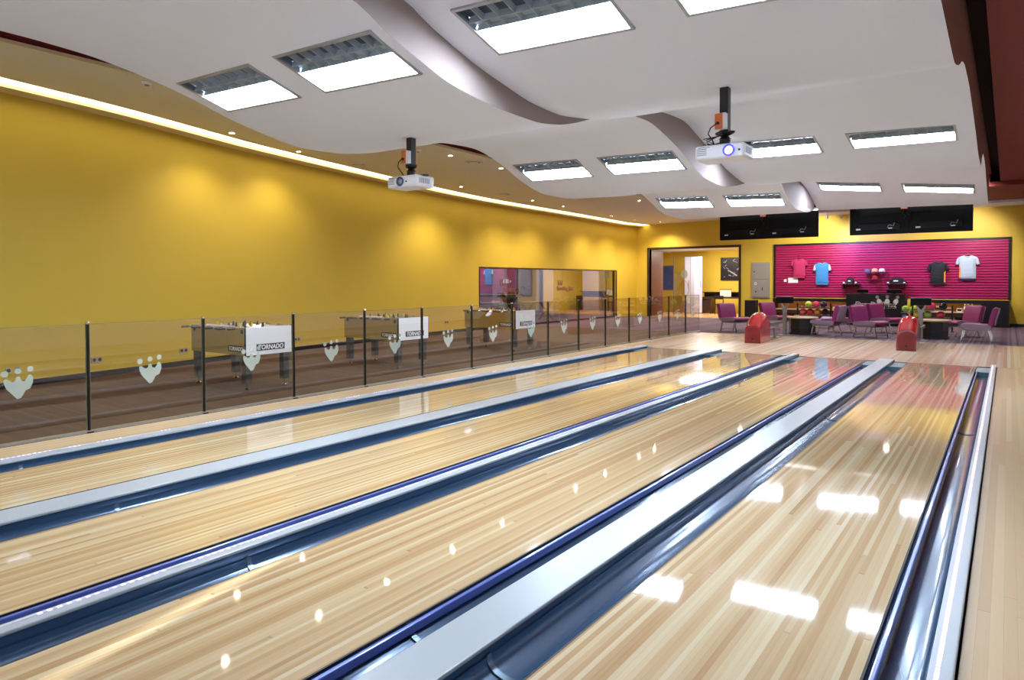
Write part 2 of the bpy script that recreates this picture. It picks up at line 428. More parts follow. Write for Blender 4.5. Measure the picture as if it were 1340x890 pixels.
def trough(x0, x1, depth, n=14):
    c, r = 0.5 * (x0 + x1), 0.5 * (x1 - x0)
    pr = [(c - r * math.cos(PI * i / n), -depth * math.sin(PI * i / n) ** 0.7) for i in range(n + 1)]
    return pr
GUT = [(-6.805, -6.627, False, 'navy gutter left of the lane nearest the glass barrier'),
       (-5.540, -5.350, True, 'navy gutter hidden along the right of the first lane'),
       (-5.055, -4.863, False, 'navy gutter left of the second lane from the glass'),
       (-3.777, -3.560, True, 'navy gutter with blue rail right of the second lane'),
       (-3.455, -3.283, False, 'navy gutter left of the third lane from the glass'),
       (-2.199, -1.985, True, 'navy gutter with blue rail right of the third lane'),
       (-1.735, -1.513, False, 'navy gutter left of the rightmost lane'),
       (-0.437, -0.238, True, 'navy gutter with blue rail right of the rightmost lane')]
for x0, x1, rail, lb in GUT:
    t = thing('gutter', lb, 'gutter', (0.5 * (x0 + x1), -4.5, -0.1), 0, 'lane gutters')
    c = 0.5 * (x0 + x1); pr = [(x - c, z + 0.09) for x, z in trough(x0, x1, 0.075)]
    L = YF + 4.5 - 0.75
    out = pr + [(x1 - c, -0.01), (x0 - c, -0.01)]
    mb = MB(); mb.prism(out, 0, L, 'xz'); mb.build('channel', 'gutter', t)
    if True:
        # flat shallow end plate by the foul line
        MB().box(x0 - c, x1 - c, L, YF + 4.5, 0.0, 0.085).build('end_plate', 'gutter_end', t, smooth=False)
    joints = [y for y in ((2.2, 8.6) if x0 > -6.9 else (2.1, 8.4))]
    for yj in joints:
        jo = [(x * 0.985, z + 0.002) for x, z in pr]
        ji = [(x * 0.985, z + 0.008) for x, z in reversed(pr)]
        MB().prism(jo + ji, yj + 4.5, yj + 4.53, 'xz').build('joint_band', 'joint', t)
    if rail:
        MB().box(x0 - c + 0.012, x0 - c + 0.036, 0, L, 0.055, 0.098).build('bumper_rail', 'rail', t, smooth=False, bevel=0.006)

def divider(xc, w, h, lb, led=None, ledx=0.0, side='gutter', edge=0):
    t = thing('lane_divider', lb, 'lane divider', (xc, -4.5, -0.124), 0, 'lane dividers between the gutters')
    L = YF + 4.5
    MB().box(-w / 2, w / 2, 0, L, 0.104 + h, 0.124 + h).build('top_cap', 'cap', t, smooth=False, bevel=0.006)
    MB().box(-w / 2 + 0.008, w / 2 - 0.008, 0, L - 0.003, 0.0, 0.104 + h).build('side_wall', side, t, smooth=False)
    MB().box(-w / 2 + 0.001, w / 2 - 0.001, L - 0.002, L + 0.012, 0.124, 0.120 + h).build('end_cap', 'rubber', t, smooth=False)
    if led:
        MB().box(ledx - 0.008, ledx + 0.008, 0.05, L - 0.05, 0.1242 + h, 0.127 + h).build('led_strip', led, t, smooth=False)
    return t
divider(-6.90, 0.17, 0.040, 'pale lane divider along the strip by the glass barrier', 'led_blue', -0.05)
divider(-5.20, 0.285, 0.055, 'wide white lane divider between the first two lanes')
divider(-3.507, 0.094, 0.055, 'narrow lane divider with violet light strip between the middle lanes', 'led_blue', -0.018)
divider(-1.858, 0.25, 0.045, 'wide white lane divider left of the rightmost lane')
divider(-0.192, 0.085, 0.045, 'narrow lane divider with coloured light strip by the walkway', 'led_multi', -0.012, 'capside')

# ------------------------------------------------------------------ walls
WX = [(-5, -10.2), (0, -11.1), (3.6, -11.85), (6, -12.3), (7.8, -12.7), (10, -13.05), (12.2, -13.35), (14.5, -13.55), (17.05, -13.7), (26.5, -13.7), (27.9, -13.4)]
def sm(T, y):  # lightly smoothed interpolation
    return (interp(T, y - 0.5) + 2 * interp(T, y) + interp(T, y + 0.5)) / 4
def wx(y): return interp(WX, y) if y > 16.3 else sm(WX, y)
WZ = [(-5, 4.32), (5, 4.32), (8, 4.24), (12, 4.18), (15, 4.10), (18, 4.06), (22, 4.03), (27.9, 3.96)]
def wz(y): return sm(WZ, y)
ys = [-5 + 0.5 * i for i in range(45)] + [17.05]
ys = [y for y in ys if y <= 17.05]
def wall_strip(mb, ylist, z0f, z1f, th=0.15):
    n = len(ylist)
    vs = []
    for y in ylist:
        x = wx(y)
        vs += [(x, y, z0f(y)), (x, y, z1f(y)), (x - th, y, z1f(y)), (x - th, y, z0f(y))]
    fs = []
    for i in range(n - 1):
        a, b = 4 * i, 4 * i + 4
        for k in range(4):
            fs.append((a + k, a + (k + 1) % 4, b + (k + 1) % 4, b + k))
    fs += [(0, 1, 2, 3), (4 * n - 4, 4 * n - 1, 4 * n - 2, 4 * n - 3)]
    return mb.add(vs, fs)
wl = MB()
WIN_Y0, WIN_Y1, WIN_Z = 17.05, 26.55, 2.02
wall_strip(wl, ys, lambda y: -0.1, lambda y: wz(y) + 0.12)
wall_strip(wl, [17.05, 19, 21, 23, 25, 26.55], lambda y: WIN_Z, lambda y: wz(y) + 0.12)
wall_strip(wl, [26.55, 27.2, 27.9], lambda y: -0.1, lambda y: wz(y) + 0.12)
struct('wall_left', wl, 'yellow', 'curved yellow left wall')
# end wall pieces round the door opening
DX0, DX1, DZ = -12.80, -8.87, 2.92
eb = MB()
eb.box(-13.9, DX0, YE, YE + 0.18, -0.1, 4.6); eb.box(DX1, 2.6, YE, YE + 0.18, -0.1, 4.6); eb.box(DX0, DX1, YE, YE + 0.18, DZ, 4.6)
struct('wall_back', eb, 'yellow', 'yellow end wall', smooth=False)
struct('wall_right', MB().box(2.6, 2.75, -5, YE + 0.18, -0.1, 4.6), 'white', 'plain pale right wall', smooth=False)
struct('wall_front', MB().box(-11, 2.75, -5.15, -5, -0.1, 4.6), 'white', 'pale wall behind the pin decks', smooth=False)
# baseboards
bb = MB(); n0 = [y for y in ys]
for a, b in zip(n0, n0[1:]):
    bb.add([(wx(a), a, 0), (wx(b), b, 0), (wx(b) + 0.02, b, 0), (wx(a) + 0.02, a, 0), (wx(a), a, 0.09), (wx(b), b, 0.09), (wx(b) + 0.02, b, 0.09), (wx(a) + 0.02, a, 0.09)],
           [(0, 1, 5, 4), (2, 3, 7, 6), (4, 5, 6, 7), (3, 0, 4, 7), (1, 2, 6, 5)])
struct('baseboard_left', bb, 'shelf_black', smooth=False)
struct('baseboard_back', MB().box(-8.77, -7.5, YE - 0.02, YE, 0, 0.10).box(0.06, 2.6, YE - 0.02, YE, 0, 0.10), 'shelf_black', smooth=False)

# ------------------------------------------------------------------ ceilings
struct('ceiling', MB().box(-9.25, -0.40, -5, 22.6, 4.40, 4.5), 'red', 'dark red upper ceiling above the white panels', smooth=False)
rc = MB(); rc.box(-0.20, 2.6, -5, 22.6, 4.20, 4.5)
rc.box(-9.2, 2.6, 22.6, YE, 4.08, 4.5)
struct('ceiling', rc, 'red', 'dark red ceiling right of the white panels', smooth=False)
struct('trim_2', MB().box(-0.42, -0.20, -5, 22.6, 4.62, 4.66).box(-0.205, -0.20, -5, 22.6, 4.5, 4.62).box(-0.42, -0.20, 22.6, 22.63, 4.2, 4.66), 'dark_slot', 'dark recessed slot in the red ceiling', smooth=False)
struct('trim_3', MB().box(-9.0, 2.6, YE - 1.3, YE, 4.0, 4.08), 'white', 'pale ceiling strip along the end wall', smooth=False)

# cream soffit along the left wall with the light cove
SZ = [(-5, 4.27), (14, 4.22), (17, 4.18), (27.9, 4.06)]
def sz(y): return interp(SZ, y)
def cove_in(y): return wx(y) + 0.62
def lip_in(y): return wx(y) + 0.34
yy = [-5 + 0.75 * i for i in range(44)] + [27.9]
so = MB()
n = len(yy)
vs = []
for y in yy:
    zc = max(sz(y), 0) if False else sz(y)
    zw = wz(y) + 0.05
    vs += [(cove_in(y), y, zw), (-9.13, y, zc), (-9.13, y, zc + 0.03), (cove_in(y), y, zw + 0.12)]
fs = []
for i in range(n - 1):
    a, b = 4 * i, 4 * i + 4
    for k in range(4): fs.append((a + k, a + (k + 1) % 4, b + (k + 1) % 4, b + k))
fs += [(0, 1, 2, 3), (4 * n - 4, 4 * n - 1, 4 * n - 2, 4 * n - 3)]
so.add(vs, fs); struct('ceiling', so, 'soffit', 'cream dropped ceiling along the left wall')
tr = MB(); vs = []; fs = []
for y in yy:
    zc = sz(y); vs += [(-9.13, y, zc - 0.012), (-9.10, y, zc - 0.012), (-9.10, y, zc + 0.032), (-9.13, y, zc + 0.032)]
for i in range(n - 1):
    a, b = 4 * i, 4 * i + 4
    for k in range(4): fs.append((a + k, a + (k + 1) % 4, b + (k + 1) % 4, b + k))
tr.add(vs, fs); struct('trim_4', tr, 'trimcream', 'pale edge of the dropped ceiling')
ru = MB(); vs = []; fs = []
for y in yy: vs += [(-9.16, y, sz(y) + 0.02), (-9.14, y, sz(y) + 0.02), (-9.14, y, 4.42), (-9.16, y, 4.42)]
for i in range(n - 1):
    a, b = 4 * i, 4 * i + 4
    for k in range(4): fs.append((a + k, a + (k + 1) % 4, b + (k + 1) % 4, b + k))
ru.add(vs, fs); struct('trim_4', ru, 'red', 'dark red upstand above the dropped ceiling', smooth=False)
lp = MB(); vs = []; fs = []
for y in yy:
    z = wz(y); vs += [(wx(y) - 0.02, y, z), (lip_in(y), y, z), (lip_in(y), y, z + 0.05), (wx(y) - 0.02, y, z + 0.05)]
for i in range(n - 1):
    a, b = 4 * i, 4 * i + 4
    for k in range(4): fs.append((a + k, a + (k + 1) % 4, b + (k + 1) % 4, b + k))
fs += [(0, 1, 2, 3), (4 * n - 4, 4 * n - 1, 4 * n - 2, 4 * n - 3)]
lp.add(vs, fs); struct('trim_5', lp, 'trimcream', 'pale ledge on top of the left wall')
# top board over the cove and the glowing strip in it
cv = MB(); vs = []; fs = []
for y in yy:
    z = wz(y) + 0.24; vs += [(wx(y) - 0.02, y, z), (cove_in(y) + 0.1, y, z), (cove_in(y) + 0.1, y, z + 0.05), (wx(y) - 0.02, y, z + 0.05)]
for i in range(n - 1):
    a, b = 4 * i, 4 * i + 4
    for k in range(4): fs.append((a + k, a + (k + 1) % 4, b + (k + 1) % 4, b + k))
cv.add(vs, fs); struct('trim_6', cv, 'trimcream')
cl = MB(); vs = []; fs = []
for y in yy:
    z = wz(y) + 0.052; vs += [(lip_in(y) - 0.06, y, z), (cove_in(y) - 0.002, y, z), (cove_in(y) - 0.002, y, z + 0.03), (lip_in(y) - 0.06, y, z + 0.03)]
for i in range(n - 1):
    a, b = 4 * i, 4 * i + 4
    for k in range(4): fs.append((a + k, a + (k + 1) % 4, b + (k + 1) % 4, b + k))
fs += [(0, 1, 2, 3), (4 * n - 4, 4 * n - 1, 4 * n - 2, 4 * n - 3)]
cl.add(vs, fs)
tag(cl.build('cove_light', 'cove'), 'long glowing cove light running along the top of the yellow wall', 'cove light')

# white wave panels
L0 = [(-5,3.5),(-3.6,3.74),(-.6,3.24),(2.3,3.80),(2.95,3.776),(3.33,3.726),(3.63,3.672),(4.05,3.574),(4.54,3.426),(5.09,3.312),(5.5,3.257),(5.92,3.263),(6.59,3.354),(7.2,3.52),(7.75,3.664),(8.27,3.762),(8.9,3.785),(9.72,3.628),(10.3,3.415),(11.16,3.237),(11.87,3.231),(12.92,3.346),(14.42,3.529),(15.4,3.672),(16.0,3.525),(16.8,3.306),(18.1,3.249),(18.6,3.28)]
L1 = [(-5,3.5),(-3.6,3.74),(-.6,3.24),(2.3,3.80),(3.48,3.664),(3.874,3.5),(4.2,3.4),(4.56,3.298),(4.96,3.246),(5.4,3.216),(5.9,3.211),(6.34,3.257),(6.7,3.339),(7.09,3.458),(8.27,3.719),(8.66,3.73),(9.2,3.649),(9.78,3.512),(10.3,3.343),(10.85,3.211),(11.6,3.176),(12.29,3.251),(12.93,3.37),(14.4,3.62),(15.3,3.665),(16.05,3.359),(16.79,3.206),(17.7,3.218),(18.6,3.35)]
R0 = [(-5,3.7),(-3.6,3.93),(-.3,3.36),(2.9,3.95),(4.02,3.841),(4.31,3.731),(4.64,3.63),(4.96,3.548),(5.4,3.465),(5.9,3.388),(6.34,3.371),(6.76,3.412),(7.09,3.458),(8.27,3.719),(9.14,3.945),(9.84,3.974),(10.56,3.833),(11.3,3.637),(11.94,3.48),(12.93,3.37),(13.6,3.42),(15.47,3.66),(17.03,3.888),(17.7,3.781),(18.74,3.439),(19.02,3.355)]
R1 = [(-5,3.6),(-3.6,3.75),(-.3,3.3),(2.7,3.72),(3.6,3.66),(5.0,3.43),(5.9,3.38),(6.7,3.35),(7.06,3.407),(7.5,3.524),(7.86,3.644),(8.41,3.732),(9.25,3.746),(9.84,3.703),(11.3,3.56),(12.57,3.4),(13.4,3.4),(13.96,3.6),(14.78,3.781),(15.78,3.743),(17.02,3.523),(18.7,3.297),(19.02,3.287)]
def hermite(T, y):
    i = 0
    while i < len(T) - 2 and y > T[i + 1][0]: i += 1
    d = [(T[k + 1][1] - T[k][1]) / (T[k + 1][0] - T[k][0]) for k in range(len(T) - 1)]
    def mm(k):
        if k == 0: return d[0]
        if k == len(T) - 1: return d[-1]
        return 0 if d[k - 1] * d[k] <= 0 else 2 * d[k - 1] * d[k] / (d[k - 1] + d[k])
    h = T[i + 1][0] - T[i][0]; t = (y - T[i][0]) / h
    return (2*t**3-3*t**2+1)*T[i][1] + (t**3-2*t**2+t)*h*mm(i) + (-2*t**3+3*t**2)*T[i+1][1] + (t**3-t**2)*h*mm(i+1)
XL, XM, XR = -7.3, -4.0, -0.38
def zl(x, y):
    t = (x - XL) / (XM - XL); return (1 - t) * hermite(L0, y) + t * hermite(L1, y)
def zr(x, y):
    t = (x - XM) / (XR - XM); return (1 - t) * hermite(R0, y) + t * hermite(R1, y)
LUMS = []
for xa, xb in ((-7.07, -5.80), (-5.40, -4.13)):
    for y0 in (3.77, 9.79, 15.77): LUMS.append((xa, xb, y0, y0 + 0.585, zl, 'L'))
for xa, xb in ((-3.66, -2.36), (-1.92, -0.60)):
    for y0 in (4.22, 10.86, 17.12): LUMS.append((xa, xb, y0, y0 + 0.64, zr, 'R'))

def wave_panel(xa, xb, y1, fn, holes):
    xs = sorted(set([xa, xb] + [h[0] for h in holes] + [h[1] for h in holes]))
    base = [-5 + 0.12 * i for i in range(int((y1 + 5) / 0.12) + 1)] + [y1]
    hy = [h[2] for h in holes] + [h[3] for h in holes]
    ysl = sorted(set([round(v, 4) for v in hy] + [round(b, 4) for b in base if all(abs(b - v) > 0.05 for v in hy)]))
    nx, ny = len(xs), len(ysl)
    vs = [(x, y, fn(x, y)) for y in ysl for x in xs]
    fs = []
    for j in range(ny - 1):
        for i in range(nx - 1):
            cx, cy = 0.5 * (xs[i] + xs[i + 1]), 0.5 * (ysl[j] + ysl[j + 1])
            if any(h[0] < cx < h[1] and h[2] < cy < h[3] for h in holes): continue
            fs.append((j * nx + i, (j + 1) * nx + i, (j + 1) * nx + i + 1, j * nx + i + 1))
    return MB().add(vs, fs), ysl
def skirt(x, ysl, fn, top, mb=None):
    mb = mb or MB(); vs = []; fs = []
    for y in ysl: vs += [(x, y, fn(x, y)), (x, y, top(y))]
    for i in range(len(ysl) - 1): fs.append((2 * i, 2 * i + 1, 2 * i + 3, 2 * i + 2))
    return mb.add(vs, fs)
hl = [h for h in LUMS if h[5] == 'L']; hr = [h for h in LUMS if h[5] == 'R']
pL, yl = wave_panel(XL, XM, 18.55, zl, hl); pR, yr = wave_panel(XM, XR, 19.0, zr, hr)
oL = struct('ceiling', pL, 'white', 'left white wave ceiling panel'); oR = struct('ceiling', pR, 'white', 'right white wave ceiling panel')
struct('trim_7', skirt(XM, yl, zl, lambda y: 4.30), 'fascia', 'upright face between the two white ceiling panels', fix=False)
struct('trim_8', skirt(XR, yr, zr, lambda y: 4.40), 'fascia_bounce', 'brown upright face along the right ceiling edge', fix=False)
e = MB(); skirt(XL, yl, zl, lambda y: zl(XL, y) + 0.12, e); skirt(XM - 0.0, yr, zr, lambda y: 4.30, e)
for xa, xb, y, fn in ((XL, XM, 18.55, zl), (XM, XR, 19.0, zr)):
    e.quad((xa, y, fn(xa, y)), (xb, y, fn(xb, y)), (xb, y, fn(xb, y) + 0.12), (xa, y, fn(xa, y) + 0.12))
struct('trim_9', e, 'white', 'outer edges of the white ceiling panels', fix=False)

# recessed louvre lights
def louvre(name_label, xa, xb, y0, y1, fn, group):
    xc, yc = 0.5 * (xa + xb), 0.5 * (y0 + y1)
    za, zb = fn(xc, y0), fn(xc, y1); slope = math.atan2(zb - za, y1 - y0)
    roll = math.atan2(fn(xb, yc) - fn(xa, yc), xb - xa)
    t = thing('ceiling_light', name_label, 'ceiling light', (xc, yc, 0.5 * (za + zb)), 0, group)
    t.rotation_euler = (slope, -roll, 0)
    w = (xb - xa) / 2; d = math.hypot(y1 - y0, zb - za) / 2
    f = MB()
    f.box(-w - .012, w + .012, -d - .012, -d + .018, -.012, .012).box(-w - .012, w + .012, d - .018, d + .012, -.012, .012)
    f.box(-w - .012, -w + .018, -d + .018, d - .018, -.012, .012).box(w - .018, w + .012, -d + .018, d - .018, -.012, .012)
    f.build('frame', 'lum_frame', t, smooth=False)
    h = MB(); w2, d2 = w - .005, d - .005   # housing box, open below
    h.box(-w2, w2, -d2, -d2 + .006, .0, .10).box(-w2, w2, d2 - .006, d2, .0, .10).box(-w2, -w2 + .006, -d2, d2, .0, .10).box(w2 - .006, w2, -d2, d2, .0, .10).box(-w2, w2, -d2, d2, .10, .106)
    h.build('housing', 'lum_metal', t, smooth=False)
    s = -d + 2 * d * 0.47
    MB().box(-w + .012, w - .012, s, d - .012, .040, .048).build('diffuser', 'lum', t, smooth=False)
    s1 = -d + 2 * d * .30  # dark and pale plates put the louvre cells' shade into the colour
    MB().box(-w + .012, w - .012, -d + .012, s1, .062, .066).build('shaded_cell_plate', 'lum_dark', t, smooth=False)
    MB().box(-w + .012, w - .012, s1, s, .050, .054).build('pale_louvre', 'lum_pale', t, smooth=False)
    b = MB(); nb = 8
    for i in range(1, nb):
        x = -w + 2 * w * i / nb; b.box(x - .003, x + .003, -d + .018, s, .0, .06)
    b.box(-w + .018, w - .018, -d + 2 * d * .30 - .003, -d + 2 * d * .30 + .003, .0, .06)
    b.box(-w + .018, w - .018, s - .004, s - .001, .0, .05)
    b.build('louvre', 'lum_pale', t, smooth=False)
    return t
names = {('L', 0): 'left', ('L', 1): 'right', ('R', 0): 'left', ('R', 1): 'right'}
rows = ['nearest row', 'middle row', 'farthest row']
for k, (xa, xb, y0, y1, fn, s) in enumerate(LUMS):
    side = 'left' if k % 6 < 3 else 'right'
    lb = 'louvred light, %s of the pair, %s of the %s white ceiling panel' % (side, rows[k % 3], 'left' if s == 'L' else 'right')
    louvre(lb, xa, xb, y0, y1, fn, 'recessed louvred ceiling lights')

# slim tube battens at the far edge of the white panels
for xa, xb, z, lb in ((-6.4, -3.72, 3.40, 'slim white tube light above the left overhead monitor'), (-3.1, -0.50, 3.37, 'slim white tube light above the right overhead monitor')):
    t = thing('tube_light', lb, 'tube light', ((xa + xb) / 2, 19.12, z), 0, 'tube lights at the ceiling edge')
    w = (xb - xa) / 2
    MB().cyl((-w, 0, 0), 0.016, 2 * w, 12, 'x').build('tube', 'tube', t)
    b = MB().box(-w - .02, w + .02, -.03, .03, .02, .06)
    for s in (-1, 1): b.box(s * (w + .012) - .012, s * (w + .012) + .012, -.02, .02, -.02, .02)
    b.build('batten', 'whiteplastic', t, smooth=False)
    MB().cyl((-w * .6, 0, .06), .006, 4.40 - z - .06, 8).cyl((w * .6, 0, .06), .006, 4.40 - z - .06, 8).build('hanger_rod', 'black', t)

# soffit downlights, vents and detector
def soffit_z(x, y):
    x0, z0 = cove_in(y), wz(y) + 0.05; t = (x - x0) / (-9.13 - x0); return z0 + (sz(y) - z0) * t
def spot_light(name, loc, aim, energy, color, angle, blend=0.6, radius=0.04):
    ld = bpy.data.lights.new(name, 'SPOT'); ld.energy = energy; ld.color = color; ld.spot_size = math.radians(angle); ld.spot_blend = blend; ld.shadow_soft_size = radius
    o = bpy.data.objects.new(name, ld); col.objects.link(o); o.location = loc
    o.rotation_euler = (Vector(aim) - Vector(loc)).to_track_quat('-Z', 'Y').to_euler(); return o
DL = [(-11.60, 7.19, 'above the first foosball table, nearest one to the camera'), (-12.0, 8.95, 'second from the near end in the row beside the cove'),
      (-12.25, 14.47, 'third in the row beside the cove'), (-12.27, 18.0, 'over the near end of the long window'), (-12.30, 19.9, 'second above the long window'),
      (-12.42, 23.6, 'third above the long window'), (-12.40, 25.6, 'last above the long window'), (-9.62, 11.02, 'nearer of the two beside the red gap'), (-9.70, 12.92, 'farther of the two beside the red gap'), (-11.9, 27.0, 'over the doorway corner')] + [(-9.62, y_, 'inner row, %s' % n_) for y_, n_ in ((5.75, 'nearest one'), (7.5, 'level with the first ceiling wave'), (9.1, 'just before the left projector'), (16.2, 'level with the near end of the window'), (17.9, 'level with the far ceiling lights'), (20.2, 'just beyond the white panels'), (21.4, 'farthest one'))]
for x, y, w in DL:
    z = soffit_z(x, y)
    t = thing('downlight', 'small round warm downlight, ' + w, 'downlight', (x, y, z), 0, 'downlights in the cream ceiling')
    MB().lathe((0, 0, 0), [(.040, -.004), (.055, -.012), (.062, -.004), (.062, .002), (.040, .002)], 20, caps=False).build('ring', 'whiteplastic', t)
    MB().cyl((0, 0, -.004), .040, .004, 18).build('lens', 'spotdisc', t)
    spot_light('downlight_beam', (x, y, z - .03), (x, y, 0), (72 if y < 13 else 185) if x < -11 else 26, (1.0, .88, .68), 134, .75, .04)
for x, y, r, lb in ((-12.1, 10.66, .18, 'round ceiling air vent beside the cove, nearest one'), (-9.72, 11.93, .20, 'round ceiling air vent between the two inner downlights'), (-12.2, 16.4, .18, 'round ceiling air vent beside the cove, farthest one')):
    z = soffit_z(x, y)
    t = thing('air_vent', lb, 'air vent', (x, y, z), 0, 'round vents in the cream ceiling')
    MB().lathe((0, 0, 0), [(r * .72, -.012), (r * .95, -.022), (r, -.004), (r, .001), (r * .72, .001)], 28, caps=False).build('outer_ring', 'soffit', t)
    MB().lathe((0, 0, 0), [(r * .40, -.03), (r * .62, -.035), (r * .66, -.02), (r * .40, -.012)], 28, caps=False).build('inner_ring', 'soffit', t)
    MB().lathe((0, 0, 0), [(0.005, -.03), (r * .3, -.034), (r * .34, -.018), (0.005, -.01)], 20).build('core', 'soffit', t)
    MB().cyl((0, 0, -.008), r * .74, .006, 24).build('throat', 'black', t)
for x, y, lb in ((-9.48, 4.63, 'small white round smoke detector near the red gap on the left'), (-9.78, 10.2, 'small round smoke detector behind the left projector')):
    t = thing('smoke_detector', lb, 'smoke detector', (x, y, soffit_z(x, y)), 0)
    MB().lathe((0, 0, 0), [(.065, .001), (.065, -.018), (.045, -.034), (.01, -.036)], 20).build('base', 'whiteplastic', t)
    MB().lathe((0, 0, -.034), [(.03, 0), (.03, -.012), (.01, -.016)], 14).build('sensor', 'greyplastic', t)

# ------------------------------------------------------------------ projectors
def projector(label, loc, z_ceil, lit, swap):
    t = thing('projector', label, 'projector', loc, 0, 'ceiling projectors')
    z = z_ceil - loc[2]
    MB().box(-.235, .225, -.16, .15, -.012, .122).build('body', 'whiteplastic', t, bevel=0.022)
    lx = 0.09 if swap else -0.02
    ring = MB().lathe((lx, -.160, .055), [(.036, 0), (.055, 0), (.055, .014), (.046, .018), (.036, .012)], 24, 'y', caps=False).build('lens_ring', 'lens_ring' if lit else 'lens_ring2', t)
    MB().lathe((lx, -.160, .055), [(.036, 0.002), (.030, .010), (.016, .015), (.002, .016)], 24, 'y').build('lens', 'lens_on' if lit else 'lens_dim', t)
    MB().cyl((lx + .095, -.166, .05), .010, .008, 12, 'y').build('sensor_window', 'black', t)
    g = MB()
    for i in range(6): g.box(.2245, .228, -.10 + .03 * i, -.085 + .03 * i, .03, .09)
    g.build('side_vent', 'greyplastic', t, smooth=False)
    g = MB()
    for i in range(4): g.box(-.21, -.12, -.1625, -.159, .030 + .018 * i, .038 + .018 * i)
    g.build('front_grille', 'greyplastic', t, smooth=False)
    MB().box(-.20, -.09, -.162, -.159, .1, .106).build('name_strip', 'greyplastic', t, smooth=False)
    b = MB().box(-.16, .25, -.03, .03, .115, .135).box(-.05, .05, -.12, .12, .115, .130).cyl((0, 0, .13), .05, .05, 16).cyl((0, 0, .18), .03, .06, 14).lathe((0, 0, .21), [(.02, 0), (.09, .03), (.095, .05), (.02, .055)], 4)
    b.cyl((0, 0, .19), .055, .03, 14, r2=.03)
    b.build('bracket', 'black', t)
    MB().box(-.040, .040, -.040, .040, .235, z + .02).build('drop_pole', 'black', t, smooth=False, bevel=.004)
    MB().box(-.07, .07, -.07, .07, z - .004, z + .02).build('ceiling_plate', 'whiteplastic' if False else 'white', t, smooth=False)
    px = .0
    bx = MB().box(-.062, .040, -.10, -.041, .27, .42).build('power_box', 'whiteplastic', t, smooth=False, bevel=.006)
    MB().box(-.064, .012, -.1025, -.043, .272, .418).build('power_box_front', 'orange', t, smooth=False, bevel=.004)
    MB().cyl((-.03, -.120, .325), .014, .02, 10, 'y').build('plug', 'rubber', t)
    c = MB(); pts = [(-.03, -.122, .325), (-.10, -.11, .29), (-.13, -.09, .24), (-.10, -.07, .19), (-.09, -.03, .14), (-.12, 0, .12)]
    c.tube(pts, .006, 8)
    if lit:
        for k in range(3):
            c.tube([(-.05 + .02 * k, -.04, .22), (-.13 - .03 * k, -.05, .185 + .01 * k), (-.19 + .05 * k, -.06, .15), (-.10, -.055, .14), (.02, -.05, .16)], .005, 8)
    c.build('cable', 'rubber', t)
    return t
projector('white projector hanging from the left white ceiling panel', (-5.69, 5.82, 2.655), zl(-5.69, 5.82), False, False)
projector('white projector with glowing blue lens hanging from the right ceiling panel', (-2.17, 6.40, 2.69), zr(-2.13, 6.40), True, True)

# added fill: strong spots at the projectors, bounced off the wall over the pins
for lx, ly, lz in ((-5.71, 5.62, 2.71), (-2.08, 6.20, 2.745)):
    spot_light('projector_fill', (lx, ly, lz), (lx + .6 * (1 if lx < -4 else -1), -5, 1.9), 1900, (.92, .96, 1.0), 44, .25, .02)
# ------------------------------------------------------------------ glass barrier
PB = [-4.33, -3.09, -1.85, -.61, .63, 1.87, 3.11, 4.36, 5.615, 6.855, 8.075, 9.34, 10.56, 11.82, 13.06, 14.30, 15.545, 16.76, 18.02, 19.25, 20.36]
BX = -7.68
def pin_outline(cx, base, h, w, lean=0.0):
    P = [(0, .10), (.22, .12), (.36, .24), (.40, .38), (.34, .52), (.20, .66), (.15, .74), (.20, .86), (.21, .93), (.12, 1.0), (0, 1.02)]
    pts = [(w * x, h * y) for x, y in P] + [(-w * x, h * y) for x, y in reversed(P[1:-1])]
    c, s = math.cos(lean), math.sin(lean)
    return [(cx + x * c + y * s, base - x * s + y * c) for x, y in pts]
def blob(cx, cy, r, n=14, sx=1.0): return [(cx + sx * r * math.cos(2 * PI * i / n), cy + r * math.sin(2 * PI * i / n)) for i in range(n)]
logo = MB()
